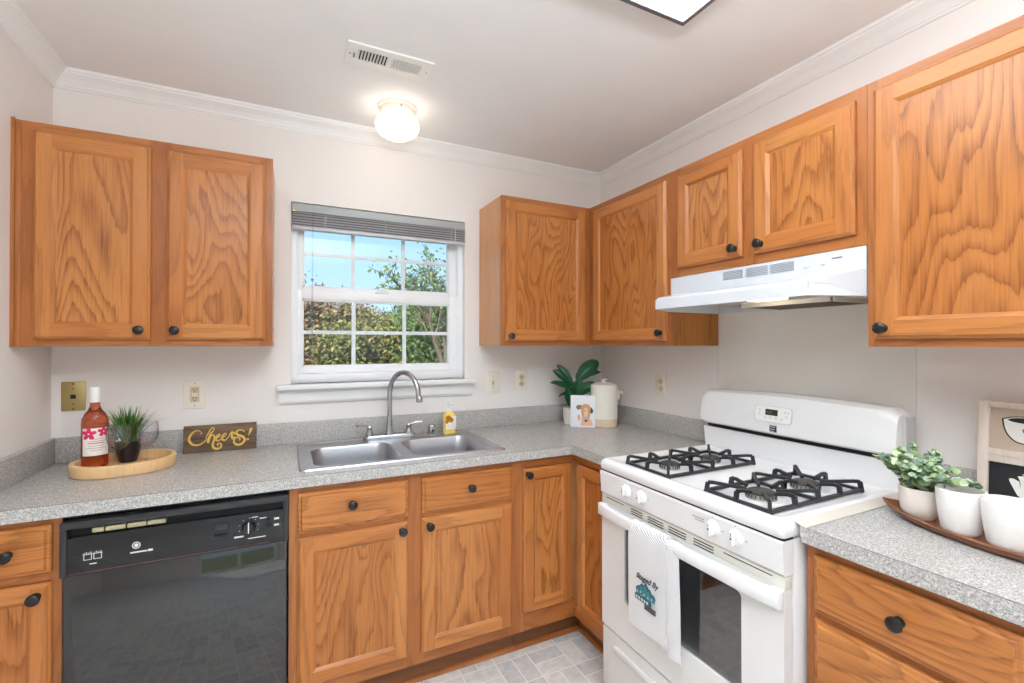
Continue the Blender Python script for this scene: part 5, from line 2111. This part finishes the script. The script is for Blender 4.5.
def tree(name, label, x, y, h, rad, leafcols, nleaf, seed, trunk_h=.25, dens=1.0, leaf=.07, group='trees outside the window', nb=5):
    rnd = random.Random(seed)
    t = thing(name, label, 'tree', (x, y, -.6), 0, group)
    tm, lm = MB(), MB()
    tips = []

    def grow(p, d, ln, r, depth):
        q = p + d * ln
        mid = (p + q) / 2 + Vector((rnd.gauss(0, .05), rnd.gauss(0, .05), 0)) * ln
        tm.tube([p, mid, q], [r, r * .85, r * .65], 6 if depth < 2 else 4, cap=False)
        tips.append((q, depth))
        tips.append((mid, depth))
        if depth >= 4:
            return
        for k in range(nb if depth == 0 else 3):
            a = rnd.uniform(0, 2 * PI)
            sp = rnd.uniform(.35, .95)
            nd = (d + Vector((math.cos(a) * sp, math.sin(a) * sp, rnd.uniform(-.1, .35)))).normalized()
            grow(p + d * ln * rnd.uniform(.55, 1.0), nd, ln * rnd.uniform(.55, .80), r * .55, depth + 1)
    grow(Vector((0, 0, 0)), Vector((rnd.gauss(0, .05), rnd.gauss(0, .05), 1)).normalized(), h * trunk_h * 1.25, h * .018, 0)
    tm.build('trunk', bark, t)
    mx = max(q.z for q, _ in tips)
    tips = [(q, dd) for q, dd in tips if dd >= 2] or tips
    for i in range(nleaf):
        q, _ = tips[rnd.randrange(len(tips))]
        c_ = q + Vector((rnd.gauss(0, 1), rnd.gauss(0, 1), rnd.gauss(0, .8))) * rad * .12
        if nb > 5 and rnd.random() < .45:
            c_.z *= rnd.uniform(.1, .9)
        u_ = Vector((rnd.gauss(0, 1), rnd.gauss(0, 1), rnd.gauss(0, 1))).normalized()
        w_ = u_.cross(Vector((rnd.gauss(0, 1), rnd.gauss(0, 1), rnd.gauss(0, 1)))).normalized()
        s = leaf * rnd.uniform(.5, 1.2)
        lm.add([c_ - u_ * s, c_ + w_ * s * .5, c_ + u_ * s, c_ - w_ * s * .5], [(0, 1, 2, 3)], 0)
    lo = lm.build('foliage', leafcols, t)
    lo['kind'] = 'stuff'
    return t


brown_l = island_mat('dry_leaves', [col(146, 114, 84), col(178, 148, 108), col(150, 126, 84), col(112, 92, 74)], .8)
olive_l = island_mat('olive_leaves', [col(120, 124, 66), col(160, 160, 86), col(144, 124, 80), col(100, 106, 60)], .8)
green_l = island_mat('green_leaves', [col(84, 112, 62), col(124, 150, 84), col(70, 96, 56), col(146, 160, 98)], .8)


def ray(u, dist):
    a = .4546 + math.atan((u - 512) / 463.15)
    return (-1.817 + math.sin(a) * dist, -2.42 + math.cos(a) * dist)


spec = [(292, 17, 5.0, brown_l, 'dry brown brushy tree seen at the left edge of the window'),
        (325, 20, 5.4, brown_l, 'brown brushy tree behind the left panes of the window'),
        (348, 16, 3.9, olive_l, 'olive green tree showing between the left and middle panes'),
        (372, 21, 4.5, brown_l, 'brown tree behind the middle window panes, farthest back'),
        (395, 17, 3.9, olive_l, 'olive green tree behind the middle panes of the window'),
        (416, 22, 5.2, green_l, 'green tree far behind the right panes, left of the tall branching tree'),
        (452, 16, 4.6, green_l, 'bushy green tree low behind the right panes of the window'),
        (245, 19, 4.8, brown_l, 'brown tree outdoors beyond the left edge of the window'),
        (510, 18, 4.8, olive_l, 'olive tree outdoors beyond the right edge of the window')]
for i, (u, dist, h, lf, lb) in enumerate(spec):
    x, y = ray(u, dist)
    tree('brushy_tree', lb, x, y, h * 1.22, 1.9, lf, 15000, 100 + i, trunk_h=.22, leaf=.085, nb=7)
x, y = ray(440, 9)
tree('branching_tree', 'tall branching tree with sparse green leaves in the upper right panes', x, y, 4.4, .8, green_l, 2600, 55, trunk_h=.30, leaf=.05, nb=5)
